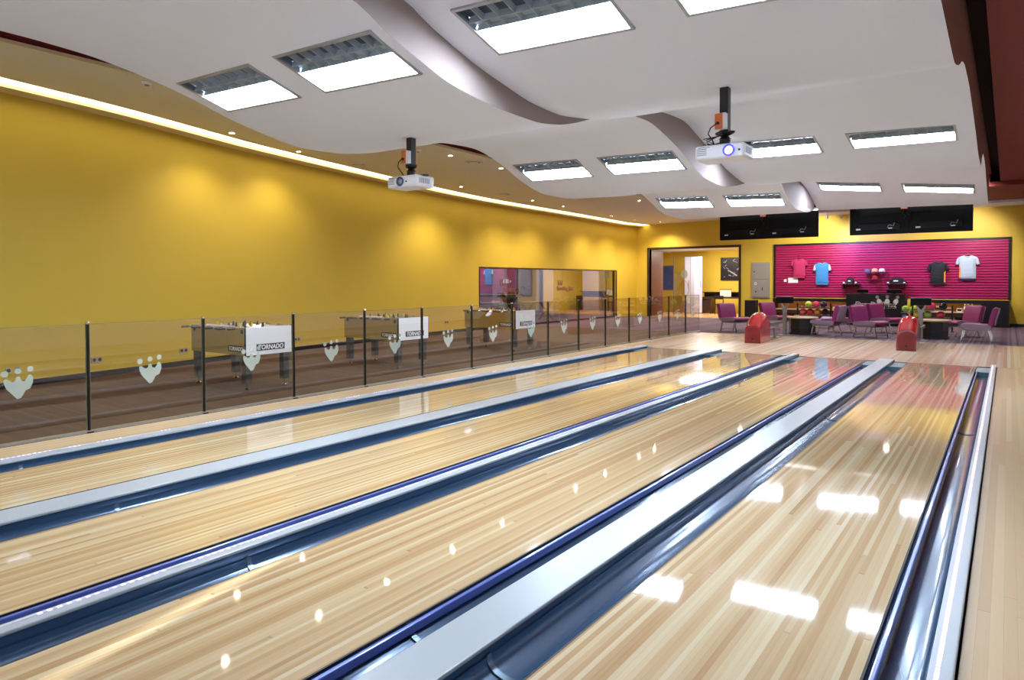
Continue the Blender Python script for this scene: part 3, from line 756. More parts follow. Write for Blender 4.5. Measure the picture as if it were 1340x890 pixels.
# three fanned pins joined in one tapering body
logo.prism(blob(-.108, .250, .030), 0, .0025, 'yz'); logo.prism(blob(.0, .268, .027), 0, .0025, 'yz'); logo.prism(blob(.103, .280, .026), 0, .0025, 'yz')
logo.prism([(-.010, .0), (.020, .005), (.045, .045), (.060, .075), (.100, .090), (.125, .150), (.125, .195), (.108, .225), (.088, .225), (.075, .195), (.055, .165), (.025, .175), (.014, .215), (-.014, .215), (-.020, .180), (-.045, .165), (-.078, .185), (-.090, .200), (-.114, .195), (-.115, .160), (-.095, .105), (-.055, .055)], 0, .0025, 'yz')
order = ['first', 'second', 'third', 'fourth', 'fifth', 'sixth', 'seventh', 'eighth', 'ninth', 'tenth', 'eleventh', 'twelfth', 'thirteenth', 'fourteenth', 'fifteenth', 'sixteenth']
i0 = PB.index(1.87)
logo_me = None
for k in range(i0, len(PB) - 1):
    y0, y1 = PB[k], PB[k + 1]
    j = k - i0
    t = thing('glass_panel', 'clear barrier panel with frosted pin emblem, %s counted from the left end' % order[j], 'glass panel', (BX, y0 + .02, .02), 0, 'glass barrier panels')
    L = y1 - y0 - .04
    MB().box(-.006, .006, 0, L, 0, 1.10).build('pane', 'glass', t, smooth=False)
    MB().box(-.0062, .0062, 0, L, 1.10, 1.104).box(-.0062, .0062, -.004, 0, 0, 1.104).box(-.0062, .0062, L, L + .004, 0, 1.104).build('polished_edge', 'edge', t, smooth=False)
    if logo_me is None:
        o = logo.build('frosted_emblem', 'frost', t, smooth=False); logo_me = o.data
    else:
        o = bpy.data.objects.new('frosted_emblem', logo_me); col.objects.link(o); o.parent = t
    o.location = (.0065, L / 2, .415)
    if j > 0:
        p = thing('barrier_post', 'thin dark post left of the %s glass barrier panel' % order[j], 'post', (BX, y0, .0), 0, 'barrier posts')
        MB().box(-.02, .02, -.011, .011, 0, 1.12).build('upright', 'post', p, smooth=False, bevel=.003)
        MB().box(-.022, .022, -.014, .014, 1.12, 1.145).build('cap', 'chrome', p, smooth=False, bevel=.004)
        MB().box(-.045, .045, -.03, .03, .0, .012).build('foot', 'post', p, smooth=False)
tag(MB().box(BX - .03, BX + .03, PB[i0], PB[-1], .0, .022).build('barrier_channel', 'channel', smooth=False), 'long metal floor channel holding the glass barrier', 'floor channel')

# ------------------------------------------------------------------ foosball tables
def foos(yc, label):
    xc = -9.46
    t = thing('foosball_table', label, 'foosball table', (xc, yc, 0), 0, 'foosball tables on the brown carpet')
    W, D = .73, .375     # half length (x) and half depth (y)
    b = MB()
    b.box(-W, W, -D, -D + .03, .50, .90).box(-W, W, D - .03, D, .50, .90).box(-W, -W + .03, -D + .03, D - .03, .50, .90)
    b.build('cabinet', 'tside', t, smooth=False, bevel=.004)
    MB().box(W - .03, W + .004, -D - .004, D + .004, .50, .90).build('end_panel', 'twhite', t, smooth=False, bevel=.004)
    MB().box(W - .028, W + .002, -D - .012, -D - .004, .50, .90).box(W - .028, W + .002, D + .004, D + .012, .50, .90).build('corner_strip', 'rubber', t, smooth=False)
    MB().box(-W + .03, W - .03, -D + .03, D - .03, .70, .72).build('playfield', 'field', t, smooth=False)
    for sx in (-1, 1):
        for sy in (-1, 1):
            x, y = sx * (W - .09), sy * (D - .06)
            lg = MB().box(x - .055, x + .055, y - .05, y + .05, .10, .50).build('leg', 'leg_grey', t, smooth=False, bevel=.006)
            MB().cyl((x, y, .03), .012, .075, 10).lathe((x, y, 0), [(.045, 0), (.045, .012), (.018, .032), (.012, .034)], 16).build('leveller', 'chrome', lg)
    for k in range(8):
        x = -W + .17 + k * (2 * W - .34) / 7
        ext = .13 if k % 2 == 0 else .07
        rd = MB().tube([(x, -D - ext, .885), (x, D + .20 - ext, .885)], .008, 8).build('rod', 'rod', t)
        MB().lathe((x, -D - ext, .885), [(.012, -.01), (.018, .02), (.015, .06), (.018, .10), (.012, .115)], 12, 'y').build('handle', 'figb', rd)
        MB().lathe((x, D + .20 - ext, .885), [(.008, -.015), (.016, -.01), (.016, .02), (.008, .025)], 10, 'y').build('rod_end', 'figb', rd)
        nf = (1, 2, 3, 5, 5, 3, 2, 1)[k]
        fg = MB()
        for i in range(nf):
            y = (i - (nf - 1) / 2) * (.60 / max(nf, 1)) + .03 * (k % 3 - 1)
            fg.lathe((x, y, .80), [(.010, 0), (.016, .02), (.020, .06), (.022, .10), (.012, .115), (.014, .135), (.006, .15)], 10)
        fg.build('players', 'figy' if k in (0, 1, 3, 5) else 'figb', rd)
    tr_ = MB()
    for sx in (-1, 1): tr_.cyl((sx * (W - .10), -D - .006, .84), .032, .02, 18, 'y')
    tr_.build('ball_return', 'figb', t)
    sc_ = MB()
    for i in range(10): sc_.cyl((-.30 + .06 * i, -D + .015, .91), .012, .03, 10, 'x')
    sc_.tube([(-.34, -D + .015, .91), (.34, -D + .015, .91)], .004, 6)
    sc_.build('score_beads', 'text_white', t)
    # maker's lettering on the long side and the white end
    MB().box(.28, .66, -D - .003, -D, .545, .635).build('side_name_plate', 'text_dark', t, smooth=False)
    text('side_lettering', 'TORNADO', .080, 'text_white', t, (.47, -D - .0035, .588), (PI / 2, 0, 0), .001, bold=.002, shear=.15, sx=.88)
    MB().box(W + .004, W + .007, -.215, .255, .56, .655).build('end_name_plate', 'text_dark', t, smooth=False)
    text('end_lettering', 'TORNADO', .092, 'text_white', t, (W + .0075, .02, .605), (PI / 2, 0, PI / 2), .001, bold=.002, shear=.15, sx=.90)
    return t
foos(5.97, 'foosball table with white end panel nearest the camera')
foos(8.97, 'foosball table with white end panel, middle of the three')
foos(12.52, 'foosball table with white end panel beside the long window')

# wall sockets along the yellow wall
for y, z, n in ((3.73, .26, 1), (3.86, .26, 1), (5.04, .28, 2), (6.68, .28, 2), (9.59, .26, 2), (15.36, .33, 2)):
    ang = math.atan2(wx(y + .1) - wx(y - .1), .2)
    lb = {3.73: 'single wall socket leftmost on the yellow wall', 3.86: 'single wall socket second from the left on the yellow wall', 5.04: 'double wall socket left of the first foosball table', 6.68: 'double wall socket behind the left leg of the nearest foosball table', 9.59: 'double wall socket between the first two foosball tables', 15.36: 'double wall socket near the long window'}[y]
    t = thing('wall_socket', lb, 'socket', (wx(y) + .002, y, z), -ang, 'sockets on the yellow wall')
    w = .075 if n == 1 else .19
    MB().box(0, .012, -w / 2, w / 2, -.045, .045).build('plate', 'socket', t, smooth=False, bevel=.004)
    for k in range(n):
        c = (k - (n - 1) / 2) * .09
        MB().cyl((.010, c, 0), .028, .005, 16, 'x').build('outlet', 'socket_dark', t)

# ------------------------------------------------------------------ long window in the left wall and what lies beyond
wf = thing('window_1', 'long dark reflective window in the left wall', None, (-13.70, WIN_Y0, 0)); wf['kind'] = 'structure'
LW = WIN_Y1 - WIN_Y0
MB().box(-.012, 0.0, .03, LW - .03, .06, WIN_Z - .05).build('window_pane', 'mirror_glass', wf, smooth=False)
MB().box(-.10, .015, 0, LW, WIN_Z - .05, WIN_Z).box(-.10, .015, 0, LW, 0, .06).box(-.10, .015, 0, .03, .06, WIN_Z - .05).box(-.10, .015, LW - .03, LW, .06, WIN_Z - .05).build('window_frame', 'darkwood', wf, smooth=False)
for y0 in (4.7, 9.0):
    pass
for yy_, s in ((1.62, 'Bowling'), (5.25, 'Bowling Jazz')):
    text('window_lettering', s, .24, 'text_red', wf, (.004, yy_, 1.27), (PI / 2, 0, PI / 2), .001, bold=.003)
    pl = MB()
    for k in range(3):
        pl.prism([(yy_ - .42 - .05 + .10 * k + (a), 1.36 + b) for a, b in [(p[0], p[1]) for p in pin_outline(0, 0, .24, .10, (k - 1) * .25)]], .003, .006, 'yz')
    pl.build('window_emblem', 'text_red', wf, smooth=False)
# outside corridor shell
co = MB(); co.box(-19.6, -19.4, 12, 33, -.1, 3.2)
struct('wall_left', co, 'lavender', 'pale wall of the corridor outside the window', smooth=False)
struct('ceiling', MB().box(-19.5, -13.9, 12, 33, 3.0, 3.15), 'white', 'ceiling of the corridor outside the window', smooth=False)
struct('wall_front', MB().box(-19.5, -13.85, 12, 12.15, -.1, 3.0), 'yellow', 'near end of the corridor outside', smooth=False)
struct('wall_back', MB().box(-19.5, -14.6, 32.9, 33.05, -.1, 3.0), 'yellow', 'far end of the corridor outside', smooth=False)
for k, (x, y, w, lb) in enumerate(((-15.6, 20.9, .35, 'pale square column outside the window, nearest one'), (-16.2, 25.0, .45, 'pale square column outside the window, middle one'), (-16.2, 29.0, .45, 'pale square column outside the window, farthest one'))):
    t = thing('column', lb, 'column', (x, y, 0), 0, 'columns outside the window')
    MB().box(-w, w, -w * .7, w * .7, .12, 3.0).build('shaft', 'white', t, smooth=False, bevel=.01)
    MB().box(-w - .03, w + .03, -w * .7 - .03, w * .7 + .03, 0, .12).build('plinth', 'greyplastic', t, smooth=False)
def palm(x, y, h, lb):
    t = thing('potted_palm', lb, 'plant', (x, y, 0), 0, 'potted palms outside the window')
    MB().lathe((0, 0, 0), [(.16, 0), (.22, .35), (.24, .36), (.24, .42), (.20, .42), (.19, .38), (.02, .38)], 20).build('pot', 'terracotta', t)
    f = MB()
    for i in range(15):
        a = i * 2.4; R = .45 + .25 * random.random(); top = h * (.75 + .3 * random.random())
        d = Vector((math.cos(a), math.sin(a), 0)); pts = []
        for s in range(7):
            u = s / 6; pts.append(d * (.04 + R * u) + Vector((0, 0, .4 + (top - .4) * (1 - (1 - u) ** 2) - .30 * u ** 3)))
        nrm = d.cross(Vector((0, 0, 1))); vs = []
        for s, p in enumerate(pts):
            wv = .055 * math.sin(PI * (s + .6) / 7.2)
            vs += [p + nrm * wv - Vector((0, 0, wv * .4)), p + Vector((0, 0, .006)), p - nrm * wv - Vector((0, 0, wv * .4))]
        f.add(vs, [(3 * s + k, 3 * s + k + 1, 3 * s + k + 4, 3 * s + k + 3) for s in range(6) for k in range(2)])
    f.build('fronds', 'leaf', t, fix=False)
palm(-14.75, 20.1, 1.5, 'spiky potted palm just outside the long window, nearer one')
palm(-14.9, 24.2, 1.1, 'low potted palm outside the long window, farther one')
t = thing('trestle_table', 'wooden table on black crossed legs outside the long window', 'table', (-15.0, 22.3, 0))
MB().box(-.45, .45, -.9, .9, .72, .76).build('tabletop', 'tabletop', t, smooth=False, bevel=.006)
for s in (-1, 1):
    MB().bar((-.35, s * .65, .0), (.30, s * .65, .72), .05).bar((.35, s * .65, .0), (-.30, s * .65, .72), .05).build('leg', 'black', t, smooth=False)
for k, (x, y) in enumerate(((-16, 18.5), (-16, 22.8), (-16, 27))):
    ld = bpy.data.lights.new('corridor_lamp', 'AREA'); ld.energy = 60; ld.size = 1.2; ld.color = (.88, .88, 1.0)
    o = bpy.data.objects.new('corridor_lamp', ld); col.objects.link(o); o.location = (x, y, 2.95)

# ------------------------------------------------------------------ doorway and side room
fr = MB(); fr.box(DX0 - .09, DX0, YE - .03, YE + .20, 0, DZ + .09).box(DX1, DX1 + .09, YE - .03, YE + .20, 0, DZ + .09).box(DX0, DX1, YE - .03, YE + .20, DZ, DZ + .09)
struct('door_1', fr, 'darkwood', 'wide dark framed opening in the end wall', smooth=False)
struct('trim_10', MB().box(DX0 - .02, DX0 + .015, YE + .20, YE + 1.45, 0, DZ), 'brownwood', 'brown wooden reveal left of the opening', smooth=False)
rm = MB(); rm.box(-12.0, -8.0, 33.0, 33.15, -.1, 3.3).box(-8.15, -8.0, YE + .18, 33.0, -.1, 3.3)
struct('wall_back', rm, 'yellow', 'yellow wall of the side room', smooth=False)
struct('ceiling', MB().box(-14.6, -8.0, YE + .18, 32.45, 3.0, 3.1), 'white', 'white ceiling of the side room', smooth=False)
struct('ceiling', MB().box(-14.6, -8.0, 32.3, 33.2, 3.22, 3.3), 'white', 'cove ceiling of the side room', smooth=False)
tag(MB().box(-12.0, -8.2, 32.55, 32.65, 3.12, 3.15).build('cove_light', 'cove', smooth=False), 'short cove light above the side room wall', 'cove light')
struct('wall_left', MB().box(-14.6, -14.45, YE + .18, 33.0, -.1, 3.2), 'lavender', 'pale side wall of the side room', smooth=False)
struct('trim_11', MB().box(-14.45, -12.0, 33.0, 33.1, 0, 3.3), 'yellow', 'yellow wall behind the pale doors', smooth=False)
# pale panels of the double door left of the yellow wall
for x0, x1, lb in ((-12.62, -12.34, 'narrow pale door leaf with grey handle in the side room'), (-12.34, -11.75, 'wide pale door leaf beside the yellow wall in the side room')):
    t = thing('door_leaf', lb, 'door', (x0, 31.5, 0), 0, 'pale door leaves in the side room')
    MB().box(.005, x1 - x0 - .005, 0, .05, .02, 2.70).build('panel', 'lavender', t, smooth=False, bevel=.006)
    MB().box(.0, .03, -.004, .0, .02, 2.70).build('edge_trim', 'greyplastic', t, smooth=False)
    MB().tube([(x1 - x0 - .05, 0, 1.25), (x1 - x0 - .05, -.05, 1.27), (x1 - x0 - .05, -.05, 1.55), (x1 - x0 - .05, 0, 1.57)], .012, 8).build('handle', 'steel', t)
t = thing('glass_door', 'frameless glass door with curved brass handle in the opening', 'door', (-12.25, YE + 1.35, 0), math.radians(6))
MB().box(0, .95, -.006, .006, .02, 2.62).build('pane', 'clear_glass', t, smooth=False)
MB().box(0, .03, -.012, .012, .02, 2.62).build('edge_profile', 'steel', t, smooth=False)
hd = MB()
for s in (-1, 1):
    hd.tube([(.50 + s * .03 + s * .20 * math.sin(PI * i / 12), -.05 + .0 * i, .75 + .85 * i / 12) for i in range(13)], .014, 8)
hd.tube([(.50, -.05, .60), (.50, -.05, 1.70)], .016, 8)
hd.build('handle', pm('brass_handle', rgb(186, 150, 70), .3, .7), t)
MB().prism(blob(.50, 1.85, .20, 24, .8), -.0095, -.0065, 'xz').build('frosted_mark', 'frost', t, smooth=False)
t = thing('poster', 'tall blue poster on the pale wall left of the glass door', 'poster', (-14.10, 32.98, 0))
MB().box(-.30, .30, -.015, 0, 1.1, 2.3).build('sheet', pm('blue_poster', rgb(70, 84, 140), .5, noise=.35, nscale=6), t, smooth=False)
MB().box(-.32, .32, -.012, .0, 1.07, 1.1).box(-.32, .32, -.012, .0, 2.3, 2.33).build('frame', 'steel', t, smooth=False)
# picture on the yellow wall
t = thing('wall_picture', 'square dark picture with pale streaks on the yellow side room wall', 'picture', (-10.90, 32.97, 2.12))
MB().box(-.46, .46, -.03, 0, -.55, .55).build('frame', 'frame_black', t, smooth=False)
MB().box(-.43, .43, -.034, -.03, -.52, .52).build('print', pm('night_print', rgb(30, 24, 36), .3), t, smooth=False)
st = MB(); random.seed(3)
for k in range(16):
    a, b = random.uniform(-.35, .35), random.uniform(-.42, .44); an = random.uniform(-1, 1); L = random.uniform(.05, .16)
    st.bar((a, -.036, b), (a + L * math.cos(an), -.036, b + L * math.sin(an)), .004, random.uniform(.012, .035))
st.bar((-.10, -.036, -.05), (.34, -.036, -.33), .004, .06)
st.build('streaks', pm('print_streaks', rgb(168, 160, 180), .4, noise=.4, nscale=20), t, smooth=False)
# dark desk with chair and notice
t = thing('reception_desk', 'long dark wooden desk against the yellow side room wall', 'desk', (-10.6, 31.9, 0))
MB().box(-1.30, 1.9, -.35, .35, .72, .78).build('worktop', 'darkwood', t, smooth=False, bevel=.006)
MB().box(-1.30, 1.9, .05, .35, .98, 1.02).box(-1.30, 1.9, .30, .35, .78, .98).build('upper_ledge', 'darkwood', t, smooth=False)
for x in (-1.27, -.78, 1.87): MB().box(x - .03, x + .03, -.33, .33, 0, .72).build('leg_panel', 'darkwood', t, smooth=False)
MB().box(-1.24, -.81, -.30, .30, .05, .70).build('pedestal', 'darkwood', t, smooth=False)
t = thing('notice_stand', 'small stand with printed card on the dark desk', 'stand', (-10.70, 31.72, .781))
MB().box(-.26, .26, 0, .015, .02, .34).build('card', pm('printed_card', rgb(205, 196, 190), .5, noise=.5, nscale=25), t, smooth=False)
MB().box(-.28, .28, -.05, .06, 0, .02).build('base', 'black', t, smooth=False)
MB().box(-.28, .28, -.004, .02, .34, .37).build('rim', 'black', t, smooth=False)
t = thing('cafe_chair', 'black wooden chair tucked at the dark desk in the side room', 'chair', (-10.75, 31.2, 0))
MB().box(-.21, .21, -.21, .21, .44, .48).build('seat', 'black', t, smooth=False, bevel=.01)
for sx in (-1, 1):
    for sy in (-1, 1): MB().bar((sx * .20, sy * .20, 0), (sx * .18, sy * .18, .44), .032).build('leg', 'black', t, smooth=False)
    MB().bar((sx * .19, -.19, .46), (sx * .19, -.24, .86), .032).build('back_post', 'black', t, smooth=False)
MB().box(-.20, .20, -.25, -.22, .70, .86).build('backrest', 'black', t, smooth=False, bevel=.008)
ld = bpy.data.lights.new('side_room_lamp', 'AREA'); ld.energy = 170; ld.size = 2.0; ld.color = (1, .93, .80)
o = bpy.data.objects.new('side_room_lamp', ld); col.objects.link(o); o.location = (-11, 30.3, 2.97)

# steel cabinet on the end wall
t = thing('wall_cabinet', 'brushed steel service cabinet on the yellow wall right of the opening', 'cabinet', (-7.99, YE, .86))
M['cab'] = pm('cabinet_grey_steel', rgb(168, 165, 160), .4, .35, noise=.05, nscale=20)
MB().box(-.35, .35, -.05, 0, 0, 1.42).build('frame', 'cab', t, smooth=False, bevel=.006)
d1 = MB().box(-.31, .31, -.065, -.05, .74, 1.38).build('door', 'cab', t, smooth=False, bevel=.006)
MB().box(-.27, -.23, -.075, -.065, 1.02, 1.07).build('latch', 'black', d1, smooth=False)
d2 = MB().box(-.31, .31, -.065, -.05, .04, .70).build('door', 'cab', t, smooth=False, bevel=.006)
MB().box(-.23, -.15, -.069, -.065, .52, .62).build('warning_label', 'paper', d2, smooth=False)
MB().cyl((-.19, -.072, .57), .022, .004, 12, 'y').build('warning_mark', 'text_red', d2)
MB().box(.06, .09, -.075, -.065, .30, .42).box(-.20, -.16, -.075, -.065, .22, .28).build('latch', 'black', d2, smooth=False)

# ------------------------------------------------------------------ slatwall panel
PX0, PX1, PZ0, PZ1 = -7.42, 0.0, .90, 2.90
t = thing('slatwall_panel', 'wide magenta grooved display panel framed in black on the end wall', 'display panel', (PX0, YE, PZ0))
pr = []; nsl = 22; hh = (PZ1 - PZ0) / nsl
for i in range(nsl):
    z = i * hh
    pr += [(-.003, z), (-.003, z + .030), (-.033, z + .036), (-.032, z + hh)]
pr += [(0, PZ1 - PZ0), (0, 0)]
MB().prism(pr, 0, PX1 - PX0, 'yz').build('slats', 'magenta', t, smooth=False)
MB().box(-.07, 0, -.05, 0, -.02, PZ1 - PZ0 + .07).box(PX1 - PX0, PX1 - PX0 + .07, -.05, 0, -.02, PZ1 - PZ0 + .07).box(0, PX1 - PX0, -.05, 0, PZ1 - PZ0, PZ1 - PZ0 + .07).build('frame', 'frame_black', t, smooth=False)

def shirt(x, ztop, h, w, body, sleeve, label, side=None):
    yb = YE - .105
    t = thing('t_shirt', label, 't-shirt', (x, yb, ztop - h), 0, 'shirts hanging on the magenta panel')
    bw, sh = w * .36, w * .40
    out = [(-bw, 0), (bw, 0), (bw * .98, h * .70), (sh, h * .90), (w * .17, h * .985), (w * .08, h * .945), (-w * .08, h * .945), (-w * .17, h * .985), (-sh, h * .90), (-bw * .98, h * .70)]
    def puff(out, d, cxz, sub):
        m = MB(); n_ = len(out); vs = []
        for sc_, yv in ((1.0, d * .45), (1.0, -d * .2), (.82, -d * .62), (.45, -d * .75)):
            for a, b in out: vs.append((cxz[0] + (a - cxz[0]) * sc_, yv, cxz[1] + (b - cxz[1]) * sc_))
        vs.append((cxz[0], -d * .78, cxz[1]))
        fs = [(k * n_ + i, k * n_ + (i + 1) % n_, (k + 1) * n_ + (i + 1) % n_, (k + 1) * n_ + i) for k in range(3) for i in range(n_)]
        fs += [(3 * n_ + i, 3 * n_ + (i + 1) % n_, 4 * n_) for i in range(n_)] + [tuple(range(n_ - 1, -1, -1))]
        return m.add(vs, fs)
    puff(out, .07, (0, h * .5), 0).build('body', body, t)
    for s in (-1, 1):
        so_ = [(s * bw * .96, h * .66), (s * sh * .95, h * .905), (s * w * .46, h * .84), (s * w * .52, h * .60), (s * w * .40, h * .57)]
        puff(so_, .055, (s * w * .43, h * .72), 0).build('sleeve', sleeve, t)
    MB().tube([(-w * .10, -.03, h * .965), (-w * .06, -.045, h * .925), (0, -.05, h * .91), (w * .06, -.045, h * .925), (w * .10, -.03, h * .965)], .010, 8).build('collar', sleeve, t)
    hk = MB().tube([(-w * .30, 0, h * .93), (0, 0, h * 1.03), (w * .30, 0, h * .93)], .008, 8)
    hk.tube([(0, 0, h * 1.03)] + [(.035 * math.sin(a), 0, h * 1.03 + .075 - .035 * math.cos(a)) for a in (PI * .0, PI * .4, PI * .8, PI * 1.2)] , .006, 8)
    hk.tube([(0, .0, h * 1.03 + .04), (0, .05, h * 1.03 + .10)], .006, 6)
    hk.build('hanger', 'chrome', t)
    MB().prism([(-bw * .9, -.045), (bw * .92, -.05), (bw * .95, .03), (-bw * .9, .03)], -.012, .02, 'xz').build('back_hem', body if body != 'sh_white' else 'sh_navy', t, smooth=False)
    if side:
        MB().prism([(side[0] * bw * 1.0, .02), (side[0] * bw * .80, .02), (side[0] * bw * .80, h * .45), (side[0] * bw * 1.0, h * .6)], -.045, .0, 'xz').build('side_stripe', side[1], t, smooth=False)
M['sh_pink'] = pm('shirt_pink', rgb(186, 44, 98), .8); M['sh_blue'] = pm('shirt_blue', rgb(62, 138, 208), .8); M['sh_white'] = pm('shirt_white', rgb(176, 194, 206), .8)
M['sh_black'] = pm('shirt_black', rgb(24, 26, 30), .8); M['sh_navy'] = pm('shirt_navy', rgb(38, 36, 70), .8); M['sh_sleeve'] = pm('shirt_sleeve_white', rgb(186, 196, 212), .8); M['sh_orange'] = pm('shirt_orange', rgb(240, 140, 60), .8)
shirt(-6.52, 2.40, .70, .60, 'sh_pink', 'sh_pink', 'pink t-shirt on a hanger, leftmost on the magenta panel')
shirt(-5.70, 2.24, .80, .62, 'sh_blue', 'sh_sleeve', 'blue t-shirt with white sleeves on the magenta panel')
shirt(-1.97, 2.19, .74, .62, 'sh_black', 'sh_black', 'black t-shirt with orange stripe on the magenta panel', (1, 'sh_orange'))
shirt(-1.12, 2.40, .80, .66, 'sh_white', 'sh_sleeve', 'pale blue and white t-shirt, rightmost on the magenta panel', (-1, 'sh_orange'))
# paper notices
tag(MB().box(-6.94, -6.58, YE - .045, YE - .035, 1.46, 1.66).build('paper_sign', 'paper', smooth=False), 'large white paper sign below the pink t-shirt', 'sign')
tag(MB().box(-7.10, -7.00, YE - .045, YE - .035, 1.50, 1.60).build('paper_sign', 'paper', smooth=False), 'small white paper tag left of the paper sign', 'sign')
# caps
def cap(x, z, m1, m2, label, rz=0.0):
    t = thing('baseball_cap', label, 'cap', (x, YE - .20, z), rz, 'caps on the magenta panel')
    prf = [(.105, 0), (.108, .03), (.10, .07), (.075, .105), (.035, .123), (.004, .126)]
    MB().lathe((0, 0, 0), prf, 20).build('crown', m1, t)
    MB().grid(lambda u, v: (u * .105 * (1 - .25 * v * v), -.09 - v * .085 * math.sqrt(max(0, 1 - (u * .85) ** 2)), .012 - .035 * v - .03 * u * u), [-1 + .2 * i for i in range(11)], [0, .25, .5, .75, 1]).build('brim', m2, t, fix=False)
    MB().sphere((0, 0, .128), .012, 8, 6).build('button', m2, t)
    MB().bar((0, .10, .05), (0, .165, .05), .012).build('hook', 'chrome', t, smooth=False)
M['cap_peach'] = pm('cap_peach', rgb(240, 170, 130), .8); M['cap_lav'] = pm('cap_lavender', rgb(210, 200, 240), .8); M['cap_grey'] = pm('cap_grey', rgb(96, 92, 120), .8); M['cap_red'] = pm('cap_dark_red', rgb(140, 20, 36), .8)
cap(-4.14, 1.84, 'cap_grey', 'sh_navy', 'grey cap with navy brim, left one on the magenta panel')
cap(-3.91, 1.86, 'cap_peach', 'cap_red', 'peach cap with dark red brim, middle one on the panel')
cap(-3.68, 1.86, 'cap_lav', 'sh_navy', 'lavender cap with navy brim, right one on the panel')
cap(-3.90, 1.62, 'cap_red', 'cap_red', 'dark red cap below the peach cap')
# black merchandise brackets
def rack_display(x, z, label, big):
    t = thing('display_bracket', label, 'display bracket', (x, YE - .035, z), 0, 'black display brackets on the magenta panel')
    MB().box(-.32, .32, -.34, 0, 0, .025).build('shelf', 'shelf_black', t, smooth=False, bevel=.006)
    for s in (-1, 1): MB().prism([(-.30, 0), (0, 0), (0, -.16)], s * .24 - .01, s * .24 + .01, 'yz').build('arm', 'shelf_black', t, smooth=False)
def black_shoe(x, z, lb):
    t = thing('bowling_shoe', lb, 'shoe', (x, YE - .24, z), 0, 'black shoes on the display brackets')
    MB().grid(lambda u, v: (.055 * math.cos(u) * (1 - .12 * math.sin(v * 3)), -.14 + .28 * v, .02 + (.035 + .05 * v) * max(0, math.sin(u))), [PI * i / 10 for i in range(11)], [i / 8 for i in range(9)]).build('upper', 'sh_black', t, fix=False)
    MB().box(-.05, .05, -.14, .14, 0, .022).build('sole', 'sole', t, smooth=False, bevel=.01)
    MB().sphere((0, -.125, .038), .035, 10, 8, 1.1, .6, .8).build('toe_patch', 'paper', t)
rack_display(-4.70, 1.40, 'black display bracket left of the caps', False); rack_display(-3.22, 1.40, 'black display bracket right of the caps', True)
for x, w in ((-4.90, 'left shoe on the left bracket'), (-4.50, 'right shoe on the left bracket'), (-3.46, 'left shoe on the right bracket'), (-2.96, 'right shoe on the right bracket')):
    black_shoe(x, 1.426, 'black shoe with white toe patch, ' + w)
def carry_box(x, w, lb):
    t = thing('shoe_bag', lb, 'bag', (x, YE - .14, 1.426), 0, 'black bags on the display brackets')
    MB().box(-w / 2, w / 2, -.07, .07, 0, .20).build('body', 'sh_black', t, bevel=.02)
    MB().box(-w * .3, w * .1, -.073, -.07, .08, .12).build('print', 'paper', t, smooth=False)
    MB().tube([(-w * .25, 0, .195), (-w * .2, 0, .25), (w * .2, 0, .25), (w * .25, 0, .195)], .010, 8).build('handle', 'sh_black', t)
carry_box(-4.72, .22, 'upright black bag in the middle of the left bracket'); carry_box(-3.20, .36, 'wide black bag in the middle of the right bracket')

# ------------------------------------------------------------------ shelf units under the panel
def shelf_unit(x0, x1, label, closed=None):
    t = thing('shelf_unit', label, 'shelf unit', (x0, YE - .01, 0), 0)
    L = x1 - x0; D = .60
    MB().box(0, L, -D, 0, .80, .87).build('top', 'shelf_black', t, smooth=False)
    MB().box(0, L, -D + .06, 0, 0, .10).build('plinth', 'shelf_black', t, smooth=False)
    for xs_ in (0, L - .04): MB().box(xs_, xs_ + .04, -D, 0, .10, .80).build('side_panel', 'shelf_black', t, smooth=False)
    MB().box(.04, L - .04, -.03, 0, .10, .80).build('back_panel', 'lit_wood', t, smooth=False)
    MB().box(.04, L - .04, -D + .04, -.03, .445, .47).build('shelf', 'pale_shelf', t, smooth=False)
    MB().box(.04, L - .04, -D + .02, -.03, .10, .13).build('bottom_shelf', 'shelf_black', t, smooth=False)
    MB().box(.04, L - .04, -D + .03, -D + .045, .30, .43).build('rail_panel', 'darkwood', t, smooth=False)
    MB().box(.10, L - .10, -.55, -.52, .785, .798).build('light_bar', 'shelf_led', t, smooth=False)
    MB().box(0.04, L - .04, -D + .001, -D + .02, .76, .80).build('front_lip', 'shelf_black', t, smooth=False)
    if closed:
        MB().box(closed - x0, L - .0, -D - .03, -.03, .0, .868).build('closed_front', 'shelf_black', t, smooth=False)
    return t
shelf_unit(-7.36, -4.66, 'low black shelf unit with lit wooden back left of the counter')
shelf_unit(-2.74, .04, 'low black shelf unit with lit wooden back right of the counter', -.72)
def shoe(x, y, z, rz, lb):
    t = thing('bowling_shoe', lb, 'shoe', (x, y, z), rz, 'white shoes on the lit shelves')
    MB().grid(lambda u, v: (.05 * math.cos(u) * (1 - .12 * math.sin(v * 3)), -.13 + .26 * v, .02 + (.035 + .06 * v) * max(0, math.sin(u))), [PI * i / 8 for i in range(9)], [i / 6 for i in range(7)]).build('upper', 'shoe', t, fix=False)
    MB().box(-.047, .047, -.135, .135, 0, .022).build('sole', 'sole', t, smooth=False, bevel=.008)
nm = ['leftmost', 'second from the left', 'third from the left', 'fourth from the left', 'fifth from the left', 'sixth from the left', 'seventh from the left']
for i, x in enumerate((-6.50, -6.36, -6.14, -5.22, -5.08, -4.94, -4.80)):
    shoe(x, YE - .38, 0.472, random.uniform(-.2, .2), 'white bowling shoe on the left lit shelf, %s' % nm[i])
